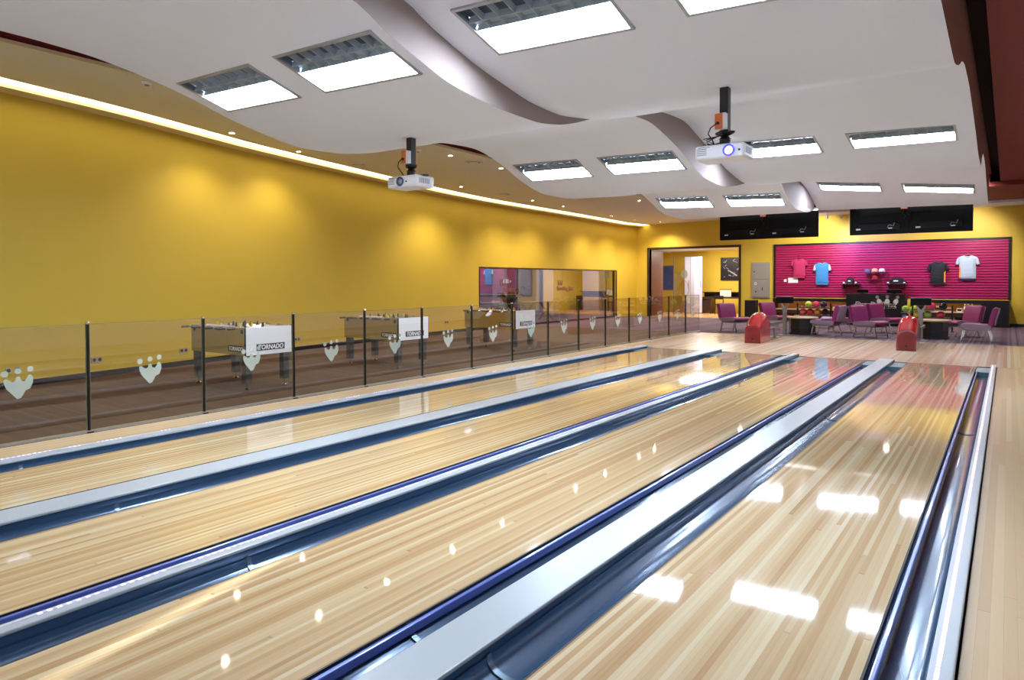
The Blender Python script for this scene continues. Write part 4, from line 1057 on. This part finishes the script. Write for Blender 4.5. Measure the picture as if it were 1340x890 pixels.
# boxes and pins on the right lit shelf
def box_item(x, w, h, mat, lb):
    t = thing('carton', lb, 'box', (x, YE - .36, 0.472), 0, 'cartons on the right lit shelf')
    MB().box(-w / 2, w / 2, -.12, .12, 0, h).build('body', mat, t, smooth=False, bevel=.004)
    MB().box(-w * .36, w * .36, -.1215, -.12, h * .2, h * .7).build('label_print', 'darkwood', t, smooth=False)
box_item(-1.92, .26, .20, 'pale_shelf', 'cream carton with dark print, left on the right lit shelf')
box_item(-1.62, .14, .14, 'pale_shelf', 'small cream carton beside the cream carton on the right shelf')
box_item(-1.32, .16, .13, 'paper', 'white carton left of the bowling pins on the shelf')
box_item(-.86, .14, .13, 'paper', 'white carton right of the bowling pins on the shelf')
def pin(x, y, z, lb):
    t = thing('bowling_pin', lb, 'bowling pin', (x, y, z), 0, 'bowling pins on the right lit shelf')
    s = .76
    MB().lathe((0, 0, 0), [(s * r, s * h) for r, h in [(.026, 0), (.036, .02), (.050, .07), (.0605, .115), (.055, .17), (.038, .22), (.025, .255), (.0235, .28), (.030, .32), (.032, .345), (.026, .368), (.010, .381)]], 18).build('body', 'text_white', t)
    MB().lathe((0, 0, 0), [(s * .0255, s * .250), (s * .0262, s * .252), (s * .0255, s * .268), (s * .0248, s * .268)], 18).lathe((0, 0, 0), [(s * .0245, s * .276), (s * .0256, s * .277), (s * .0272, s * .292), (s * .026, s * .292)], 18).build('neck_stripe', 'cap_red', t)
for i, x in enumerate((-1.18, -1.08, -.98)): pin(x, YE - .30, 0.472, 'white bowling pin on the lit shelf, %s of the three' % ('left', 'middle', 'right')[i])
def packet(x, lb):
    t = thing('packet', lb, 'packet', (x, YE - .45, .131), 0, 'green packets on the lower right shelf')
    MB().box(-.06, .06, -.04, .04, 0, .20).build('body', 'greenbits', t, smooth=False, bevel=.006)
    MB().box(-.045, .045, -.0415, -.04, .05, .12).build('front_print', 'paper', t, smooth=False)
for i, x in enumerate((-1.95, -1.80, -1.65, -1.50)): packet(x, 'green packet on the lower right shelf, %s' % nm[i])

# ------------------------------------------------------------------ counter with lettering
t = thing('service_counter', 'tall black service counter with white pin emblem and lettering', 'counter', (-3.66, 26.0, 0))
MB().box(-.89, .89, 0, .70, .06, 1.04).build('body', 'shelf_black', t, smooth=False)
MB().box(-.92, .92, -.03, .73, 1.04, 1.085).build('worktop', 'shelf_black', t, smooth=False, bevel=.008)
MB().box(-.86, .86, .03, .67, 0, .06).build('plinth', 'black', t, smooth=False)
text('lettering_outline', 'BowlingJazz', .25, 'text_white', t, (0.02, -.004, .70), (PI / 2, 0, 0), .002, bold=.022, sx=1.02)
text('lettering', 'BowlingJazz', .25, 'shelf_black', t, (0.02, -.009, .70), (PI / 2, 0, 0), .002, bold=.002, sx=1.02)
em = MB()
for cx, ln in ((.16, -.42), (.37, .02), (.60, .40)):
    c, s = math.cos(ln), math.sin(ln)
    hx, hz = cx + (.27 - .06) * s, .70 + .09 + (.27 - .06) * c
    em.prism(blob(hx, hz, .052, 18), -.006, 0, 'xz')
    body = [(-.06, .0), (.06, .0), (.075, .06), (.06, .12), (.02, .165), (-.02, .165), (-.06, .12), (-.075, .06)]
    em.prism([(cx + x * c + z * s, .77 - x * s + z * c) for x, z in body], -.006, 0, 'xz')
em.build('pin_emblem', 'text_white', t, smooth=False)
for x, w, lb in ((-4.08, .36, 'small black screen on the left of the black counter'), (-3.12, .46, 'black till screen on the right of the black counter')):
    k = thing('counter_screen', lb, 'screen', (x, 26.3, 1.085), 0)
    MB().box(-w / 2, w / 2, 0, .03, .035, .15).build('panel', 'monitor', k, smooth=False, bevel=.006)
    MB().box(-w / 2, w / 2, -.002, .032, .15, .156).build('top_edge', 'greyplastic', k, smooth=False)
    MB().box(-.08, .08, -.05, .09, 0, .012).box(-.03, .03, .03, .05, .012, .10).build('stand', 'black', k, smooth=False)
t = thing('loudspeaker', 'black box loudspeaker standing at the yellow wall by the opening', 'speaker', (-8.0, 26.7, 0))
MB().box(-.21, .21, -.17, .17, .03, .80).build('cabinet', 'black', t, smooth=False, bevel=.012)
MB().box(-.18, .18, -.176, -.17, .08, .76).build('grille', 'rubber', t, smooth=False)
MB().box(-.18, .18, -.14, .14, 0, .03).build('base', 'black', t, smooth=False)

# ------------------------------------------------------------------ ball racks and balls
def ball_rack(x, y, w, label):
    t = thing('ball_rack', label, 'ball rack', (x, y, 0), 0, 'ball racks in front of the shelves')
    for z in (.15, .405, .655):
        MB().box(-w, w, -.13, .13, z - .015, z).build('shelf', 'steel', t, smooth=False, bevel=.004)
        MB().tube([(-w, -.13, z + .012), (w, -.13, z + .012)], .012, 8).tube([(-w, .13, z + .012), (w, .13, z + .012)], .012, 8).build('rail', 'chrome', t)
    for s in (-1, 1):
        MB().box(s * (w + .01) - .02, s * (w + .01) + .02, -.05, .05, .02, .80).build('upright', 'black', t, smooth=False)
        MB().box(s * (w + .01) - .03, s * (w + .01) + .03, -.22, .22, 0, .03).build('foot', 'chrome', t, smooth=False, bevel=.006)
    return t
ball_rack(-5.16, 24.0, .50, 'three tier steel ball rack left of the counter'); ball_rack(-1.84, 24.0, .50, 'three tier steel ball rack right of the counter')
def ballmat(nm_, c, n=.25): return pm(nm_, c, .12, coat=.6, noise=n, nscale=9)
BM = {'lime': ballmat('ball_lime', rgb(186, 214, 40)), 'pink': ballmat('ball_pink', rgb(226, 66, 104)), 'navy': ballmat('ball_navy', rgb(26, 24, 60)), 'red': ballmat('ball_red', rgb(222, 60, 50)),
      'orange': ballmat('ball_orange', rgb(240, 150, 50)), 'black': ballmat('ball_black', rgb(18, 18, 22)), 'grey': ballmat('ball_marble', rgb(150, 148, 140), .8), 'green': ballmat('ball_green', rgb(156, 196, 80)), 'blue': ballmat('ball_blue', rgb(80, 100, 160)), 'yellow': ballmat('ball_yellow', rgb(222, 190, 70)), 'coral': ballmat('ball_coral', rgb(236, 96, 84))}
def ball(x, y, z, c, lb):
    t = thing('bowling_ball', lb, 'bowling ball', (x, y, z), 0, 'bowling balls on the racks')
    MB().sphere((0, 0, .108), .108, 24, 16).build('shell', BM[c], t)
    h = MB()
    for a, b in ((-.2, .35), (.15, .4), (0, .05)):
        d = Vector((math.sin(a), -math.cos(a) * math.cos(b), math.sin(b))); h.tube([Vector((0, 0, .108)) + d * .104, Vector((0, 0, .108)) + d * .1086], .011, 10)
    h.build('finger_holes', 'rubber', t)
for x, z, c, lb in ((-5.33, .657, 'lime', 'lime yellow bowling ball on top of the left rack'), (-5.10, .657, 'pink', 'pink bowling ball on top of the left rack'), (-4.87, .657, 'navy', 'dark blue bowling ball on top of the left rack'),
                    (-5.50, .407, 'coral', 'coral bowling ball at the left end of the left rack middle tier'), (-5.28, .407, 'red', 'red bowling ball on the left rack middle tier'), (-5.05, .407, 'orange', 'orange bowling ball on the left rack middle tier'), (-4.82, .407, 'black', 'black bowling ball on the left rack middle tier'),
                    (-5.02, .152, 'grey', 'grey marbled bowling ball, left one on the lowest tier of the left rack'), (-4.79, .152, 'grey', 'grey marbled bowling ball, right one on the lowest tier of the left rack'),
                    (-1.85, .657, 'pink', 'pink bowling ball on top of the right rack'), (-1.56, .657, 'black', 'black bowling ball on top of the right rack'), (-2.15, .657, 'black', 'black bowling ball at the left end on top of the right rack'),
                    (-1.95, .407, 'green', 'pale green bowling ball on the right rack middle tier'), (-1.62, .407, 'pink', 'pink marbled bowling ball on the right rack middle tier'), (-2.22, .407, 'yellow', 'yellow bowling ball on the right rack middle tier'),
                    (-2.10, .152, 'blue', 'blue bowling ball on the lowest tier of the right rack')):
    ball(x, 24.0, z, c, lb)
# a second low stand with green balls beside the counter
t = thing('ball_rack', 'small two tier ball rack hard by the right end of the counter', 'ball rack', (-2.48, 24.6, 0), 0, 'ball racks in front of the shelves')
for z in (.30, .54):
    MB().box(-.24, .24, -.12, .12, z - .02, z).build('shelf', 'steel', t, smooth=False)
for s in (-1, 1): MB().box(s * .25 - .015, s * .25 + .015, -.05, .05, 0, .62).build('upright', 'black', t, smooth=False)
for x, z, c, lb in ((-2.60, .542, 'green', 'green bowling ball, left one on the small rack'), (-2.37, .542, 'lime', 'lime bowling ball, right one on the small rack'), (-2.60, .302, 'blue', 'blue bowling ball low on the small rack'), (-2.37, .302, 'orange', 'orange bowling ball low on the small rack')):
    ball(x, 24.6, z, c, lb)

# ------------------------------------------------------------------ ball returns
def ball_return(xc, label):
    t = thing('ball_return', label, 'ball return', (xc, 17.13, 0), 0, 'red ball return hoods')
    secs = [(0, .47), (.10, .53), (.22, .63), (.36, .71), (.50, .745), (.64, .745), (.76, .70), (.86, .61)]
    W = .195; n_ = 16; vs = []
    for y, h in secs:
        arch = min(.20, h * .5)
        pr = [(-W, 0), (-W, h - arch)] + [(-W * math.cos(PI * i / n_), h - arch + arch * math.sin(PI * i / n_) ** .8) for i in range(1, n_)] + [(W, h - arch), (W, 0)]
        vs += [(x, y, z) for x, z in pr]
    k = len(pr); fs = [(j * k + i, j * k + i + 1, (j + 1) * k + i + 1, (j + 1) * k + i) for j in range(len(secs) - 1) for i in range(k - 1)]
    fs += [tuple(range(k - 1, -1, -1)), tuple((len(secs) - 1) * k + i for i in range(k))]
    MB().add(vs, fs).build('hood', 'hood', t)
    pa = [(-.16, .02), (.16, .02), (.16, .30)] + [(.16 * math.cos(PI * i / 12), .30 + .125 * math.sin(PI * i / 12)) for i in range(1, 12)] + [(-.16, .30)]
    MB().prism(pa, -.008, .0, 'xz').build('front_panel', 'hood_panel', t, smooth=False, bevel=.004)
    MB().cyl((.0, -.012, .11), .024, .006, 16, 'y').build('vent_hole', 'rubber', t)
    MB().box(-.15, .15, .861, .866, .12, .52).build('ball_outlet', 'rubber', t, smooth=False)
    tray = MB().box(-.16, .16, .868, 2.05, .40, .43).box(-.18, -.155, .868, 2.05, .40, .47).box(.155, .18, .868, 2.05, .40, .47).box(-.18, .18, 2.05, 2.075, .40, .47)
    tray.build('ball_tray', 'steel', t, smooth=False, bevel=.005)
    for y in (1.40, 1.95):
        MB().cyl((0, y, .02), .035, .38, 14).build('leg', 'steel', t)
        MB().box(-.12, .12, y - .07, y + .07, 0, .02).build('foot', 'steel', t, smooth=False)
    MB().box(-.12, .12, 1.0, 1.9, .30, .398).build('fan_box', 'greyplastic', t, smooth=False, bevel=.008)
ball_return(-5.10, 'glossy red ball return hood on the left, near the glass barrier'); ball_return(-1.79, 'glossy red ball return hood on the right, behind the wide divider')

# score consoles
def console(x, y, label):
    t = thing('score_console', label, 'score console', (x, y, 0), 0, 'score consoles')
    MB().box(-.05, .05, -.035, .035, .03, .72).build('post', 'steel', t, smooth=False, bevel=.008)
    MB().prism([(-.05, .70), (.05, .70), (.115, .90), (.085, .90), (.0, .78), (-.085, .90), (-.115, .90)], -.03, .03, 'xz').build('fork', 'steel', t, smooth=False, bevel=.004)
    MB().lathe((0, 0, 0), [(.18, 0), (.18, .015), (.07, .035), (.02, .04)], 20).build('base', 'steel', t)
    s = MB().box(-.23, .23, -.03, .03, .91, 1.09).build('screen_box', 'monitor', t, smooth=False, bevel=.006)
    MB().box(-.23, .23, -.032, .032, 1.09, 1.098).build('top_edge', 'sticker', s, smooth=False)
console(-5.10, 20.12, 'grey post console with black screen beside the left low table'); console(-1.80, 20.26, 'grey post console with black screen beside the right low table')
# low round tables
def low_table(x, y, label):
    t = thing('low_table', label, 'table', (x, y, 0), 0, 'low round lounge tables')
    MB().lathe((0, 0, 0), [(.40, .46), (.43, .465), (.43, .495), (.40, .50)], 32).build('tabletop', 'tabletop', t)
    MB().lathe((0, 0, 0), [(.36, .02), (.36, .455), (.30, .46)], 8).build('drum', 'shelf_black', t, smooth=False)
    MB().lathe((0, 0, 0), [(.39, 0), (.39, .05), (.36, .055)], 8).lathe((0, 0, 0), [(.365, .18), (.372, .18), (.372, .20), (.365, .20)], 8).build('base_ring', 'black', t, smooth=False)
low_table(-4.82, 20.95, 'low round pale topped table with black drum base on the left'); low_table(-1.62, 21.25, 'low round pale topped table with black drum base on the right')
tag(MB().lathe((-5.0, 21.05, .5), [(.05, 0), (.075, .03), (.07, .035), (.045, .008)], 16).build('ashtray', 'pale_shelf'), 'small pale dish on the left low table', 'dish')

# lounge chairs (seat faces local +x)
def make_chair(label):
    t = thing('lounge_chair', label, 'chair', (0, 0, 0), 0, 'purple lounge chairs')
    def seatf(u, v):
        x = -.30 + .62 * v; y = (u - .5) * .62
        return (x, y, .0)
    ss = MB(); prof = [(-.30, .335), (-.32, .38), (-.28, .43), (-.10, .435), (.10, .45), (.24, .455), (.33, .435), (.355, .39), (.33, .345), (.10, .325), (-.10, .32)]
    ss.prism(prof, -.31, .31, 'xz'); ss.build('seat', 'purple', t, bevel=.02)
    sp = MB()
    for s in (-1, 1): sp.prism([(x * .97, z * .985 + .005) for x, z in prof], s * .312, s * .318, 'xz')
    sp.build('seat_side', 'purple_grey', t, smooth=False)
    bk = MB(); pb = [(-.235, .42), (-.265, .60), (-.315, .80), (-.335, .845), (-.385, .862), (-.43, .84), (-.435, .80), (-.385, .60), (-.355, .42), (-.30, .39)]
    bk.prism(pb, -.315, .315, 'xz'); bk.build('backrest', 'purple', t, bevel=.018)
    bs = MB(); bs.prism([(x - .012, z) for x, z in [(-.345, .42), (-.375, .60), (-.425, .80), (-.428, .835), (-.447, .84), (-.450, .80), (-.40, .60), (-.368, .415)]], -.296, .296, 'xz')
    bs.build('back_shell', 'purple_grey', t, bevel=.006)
    MB().box(-.28, .30, -.27, -.23, .295, .325).box(-.28, .30, .23, .27, .295, .325).box(-.24, .26, -.23, .23, .28, .322).build('seat_frame', 'steel', t, smooth=False)
    for s in (-1, 1):
        MB().bar((.27, s * .25, .30), (.33, s * .25, .0), .035, .022).build('leg', 'chrome', t, smooth=False)
        MB().bar((-.24, s * .25, .30), (-.33, s * .25, .0), .035, .022).build('leg', 'chrome', t, smooth=False)
    for sx in (.318, -.31): MB().bar((sx, -.25, .07), (sx, .25, .07), .02).build('stretcher', 'chrome', t, smooth=False)
    return t
CH = [(-6.72, 20.75, -28, 'purple lounge chair leftmost, beside the opening and left of the red hood'),
      (-5.95, 22.45, -25, 'purple lounge chair behind the left red hood'),
      (-4.12, 20.70, 172, 'purple lounge chair facing the left low table, back to back with another'),
      (-4.00, 22.30, 175, 'purple lounge chair facing left in front of the left ball rack'),
      (-3.02, 20.72, -24, 'purple lounge chair back to back, facing right in the centre'),
      (-2.90, 22.75, -28, 'purple lounge chair in front of the counter lettering'),
      (-1.02, 22.25, 218, 'purple lounge chair before the lit shelf, right of the right table'),
      (-.62, 20.85, 178, 'purple lounge chair rightmost, seen from its side')]
c0 = None
for x, y, a, lb in CH:
    if c0 is None:
        c0 = make_chair(lb); c0.location = (x, y, 0); c0.rotation_euler = (0, 0, math.radians(a))
    else: dup(c0, (x, y, 0), math.radians(a), lb)
# folded jumper left on the chair
t = thing('folded_clothes', 'folded pale mauve clothes lying on the left-facing chair seat', 'clothes', (-4.12, 20.78, .457), .1)
MB().box(-.16, .14, -.22, .20, 0, .035).build('lower_fold', pm('mauve_cloth', rgb(206, 176, 210), .9), t, bevel=.015)
MB().box(-.14, .12, -.18, .17, .035, .06).build('upper_fold', pm('mauve_cloth_pale', rgb(216, 190, 220), .9), t, bevel=.012)

# ------------------------------------------------------------------ overhead monitors (seen from behind)
def overhead(xc, label):
    y = 19.25
    t = thing('overhead_monitor', label, 'monitor', (xc, y, 2.70), 0, 'black overhead monitors')
    hgt = .86
    for s in (-1, 1):
        h = MB().box(s * .655 - .6545, s * .655 + .6545, 0, .07, 0, hgt).build('housing', 'monitor', t, smooth=False, bevel=.01)
        v = MB()
        for i in range(9):
            v.box(s * .655 - .42, s * .655 + .42, -.006, 0, .30 + .03 * i, .312 + .03 * i)
        v.build('vent_slots', 'monitor_detail', h, smooth=False)
        MB().box(s * .655 - .46, s * .655 + .46, -.03, 0, .10, .26).build('rear_box', 'monitor_detail', h, smooth=False, bevel=.01)
        random.seed(11 + s)
        MB().box(s * .655 - .50, s * .655 - .40, -.0345, -.002, .12, .155).box(s * .655 + .22, s * .655 + .31, -.0345, -.03, .13, .155).build('silver_label', 'sticker', h, smooth=False)
        c = MB(); c.tube([(s * .655 + .2, -.03, .16), (s * .655 + .24, -.07, .22), (s * .655 + .34, -.06, .20), (s * .655 + .36, -.05, .28)], .006, 8); c.build('cable', 'greyplastic', h)
    MB().box(-.05, .05, -.05, .02, .30, 4.40 - 2.70).box(-.5, .5, -.035, 0, .52, .57).build('mount', 'monitor', t, smooth=False)
    MB().box(-.16, -.02, -.09, -.05, .60, .70).build('outlet_box', 'outlet_red', t, smooth=False)
    MB().tube([(-.09, -.07, .60), (-.12, -.10, .50), (-.06, -.08, .42), (-.10, -.05, .34)], .006, 8).build('power_cable', 'rubber', t)
overhead(-5.36, 'pair of black overhead monitors, left set, seen from behind'); overhead(-1.99, 'pair of black overhead monitors, right set, seen from behind')

# small spotlights in front of the end wall
TS = [(-5.16, 25.9, 'left one between the monitors'), (-4.72, 25.9, 'right one between the monitors'), (-.97, 25.9, 'right of the right monitors')]
def wall_spot(x, y, label, aimx, e, colr, ang=100):
    t = thing('spotlight', 'small white ceiling spotlight in front of the end wall, ' + label, 'spotlight', (x, y, 3.78), 0, 'spotlights in front of the end wall')
    MB().cyl((0, 0, .05), .008, 4.08 - 3.83, 8).lathe((0, 0, 4.06 - 3.78), [(.05, 0), (.05, .02)], 16).build('stem', 'whiteplastic', t)
    d = (Vector((aimx, YE, 1.7)) - Vector((x, y, 3.78))).normalized()
    MB().tube([-d * .07, d * .0, d * .06], [.028, .042, .045], 16).build('head', 'whiteplastic', t)
    lo = Vector((x, y, 3.78)) + d * .09
    spot_light('spotlight_beam', lo, (aimx, YE, 2.5), e, colr, ang, .7, .05)
wall_spot(-5.16, 25.9, TS[0][2], -6.2, 260, (1, .93, .88)); wall_spot(-4.72, 25.9, TS[1][2], -3.6, 330, (.52, .46, 1)); wall_spot(-.97, 25.9, TS[2][2], -1.3, 170, (1, .93, .92))

k = 0
for y in (22.4, 25.4):  # lounge lamps added out of view to brighten the end wall
    for x, n_ in ((-8.0, 'leftmost'), (-5.6, 'second'), (-3.2, 'third'), (-.8, 'rightmost')):
        z = 4.40 if y < 22.6 else 4.08
        t = thing('downlight', 'added unseen lounge downlight, %s of the %s row' % (n_, 'front' if y < 23 else 'rear'), 'downlight', (x, y, z), 0, 'added lounge downlights')
        MB().lathe((0, 0, 0), [(.080, -.004), (.095, -.012), (.105, -.004), (.105, .002), (.080, .002)], 24, caps=False).build('ring', 'whiteplastic', t)
        MB().cyl((0, 0, -.004), .080, .004, 20).build('lens', 'lum', t)
        spot_light('downlight_beam', (x, y, z - .03), (x, y - .4, 0), 140, (1, .95, .90), 150, .5, .08)
# ------------------------------------------------------------------ world, colour management
w = bpy.data.worlds.new('world'); sc.world = w; w.use_nodes = True
w.node_tree.nodes['Background'].inputs[0].default_value = (.9, .92, 1, 1); w.node_tree.nodes['Background'].inputs[1].default_value = 0.02
sc.view_settings.view_transform = 'Standard'; sc.view_settings.look = 'None'; sc.view_settings.gamma = 1; sc.view_settings.use_curve_mapping = False
sc.view_settings.exposure = 0.58
sc.cycles.use_denoising = True
sc.cycles.max_bounces = 10; sc.cycles.diffuse_bounces = 5; sc.cycles.glossy_bounces = 5; sc.cycles.transparent_max_bounces = 24
sc.cycles.sample_clamp_indirect = 8
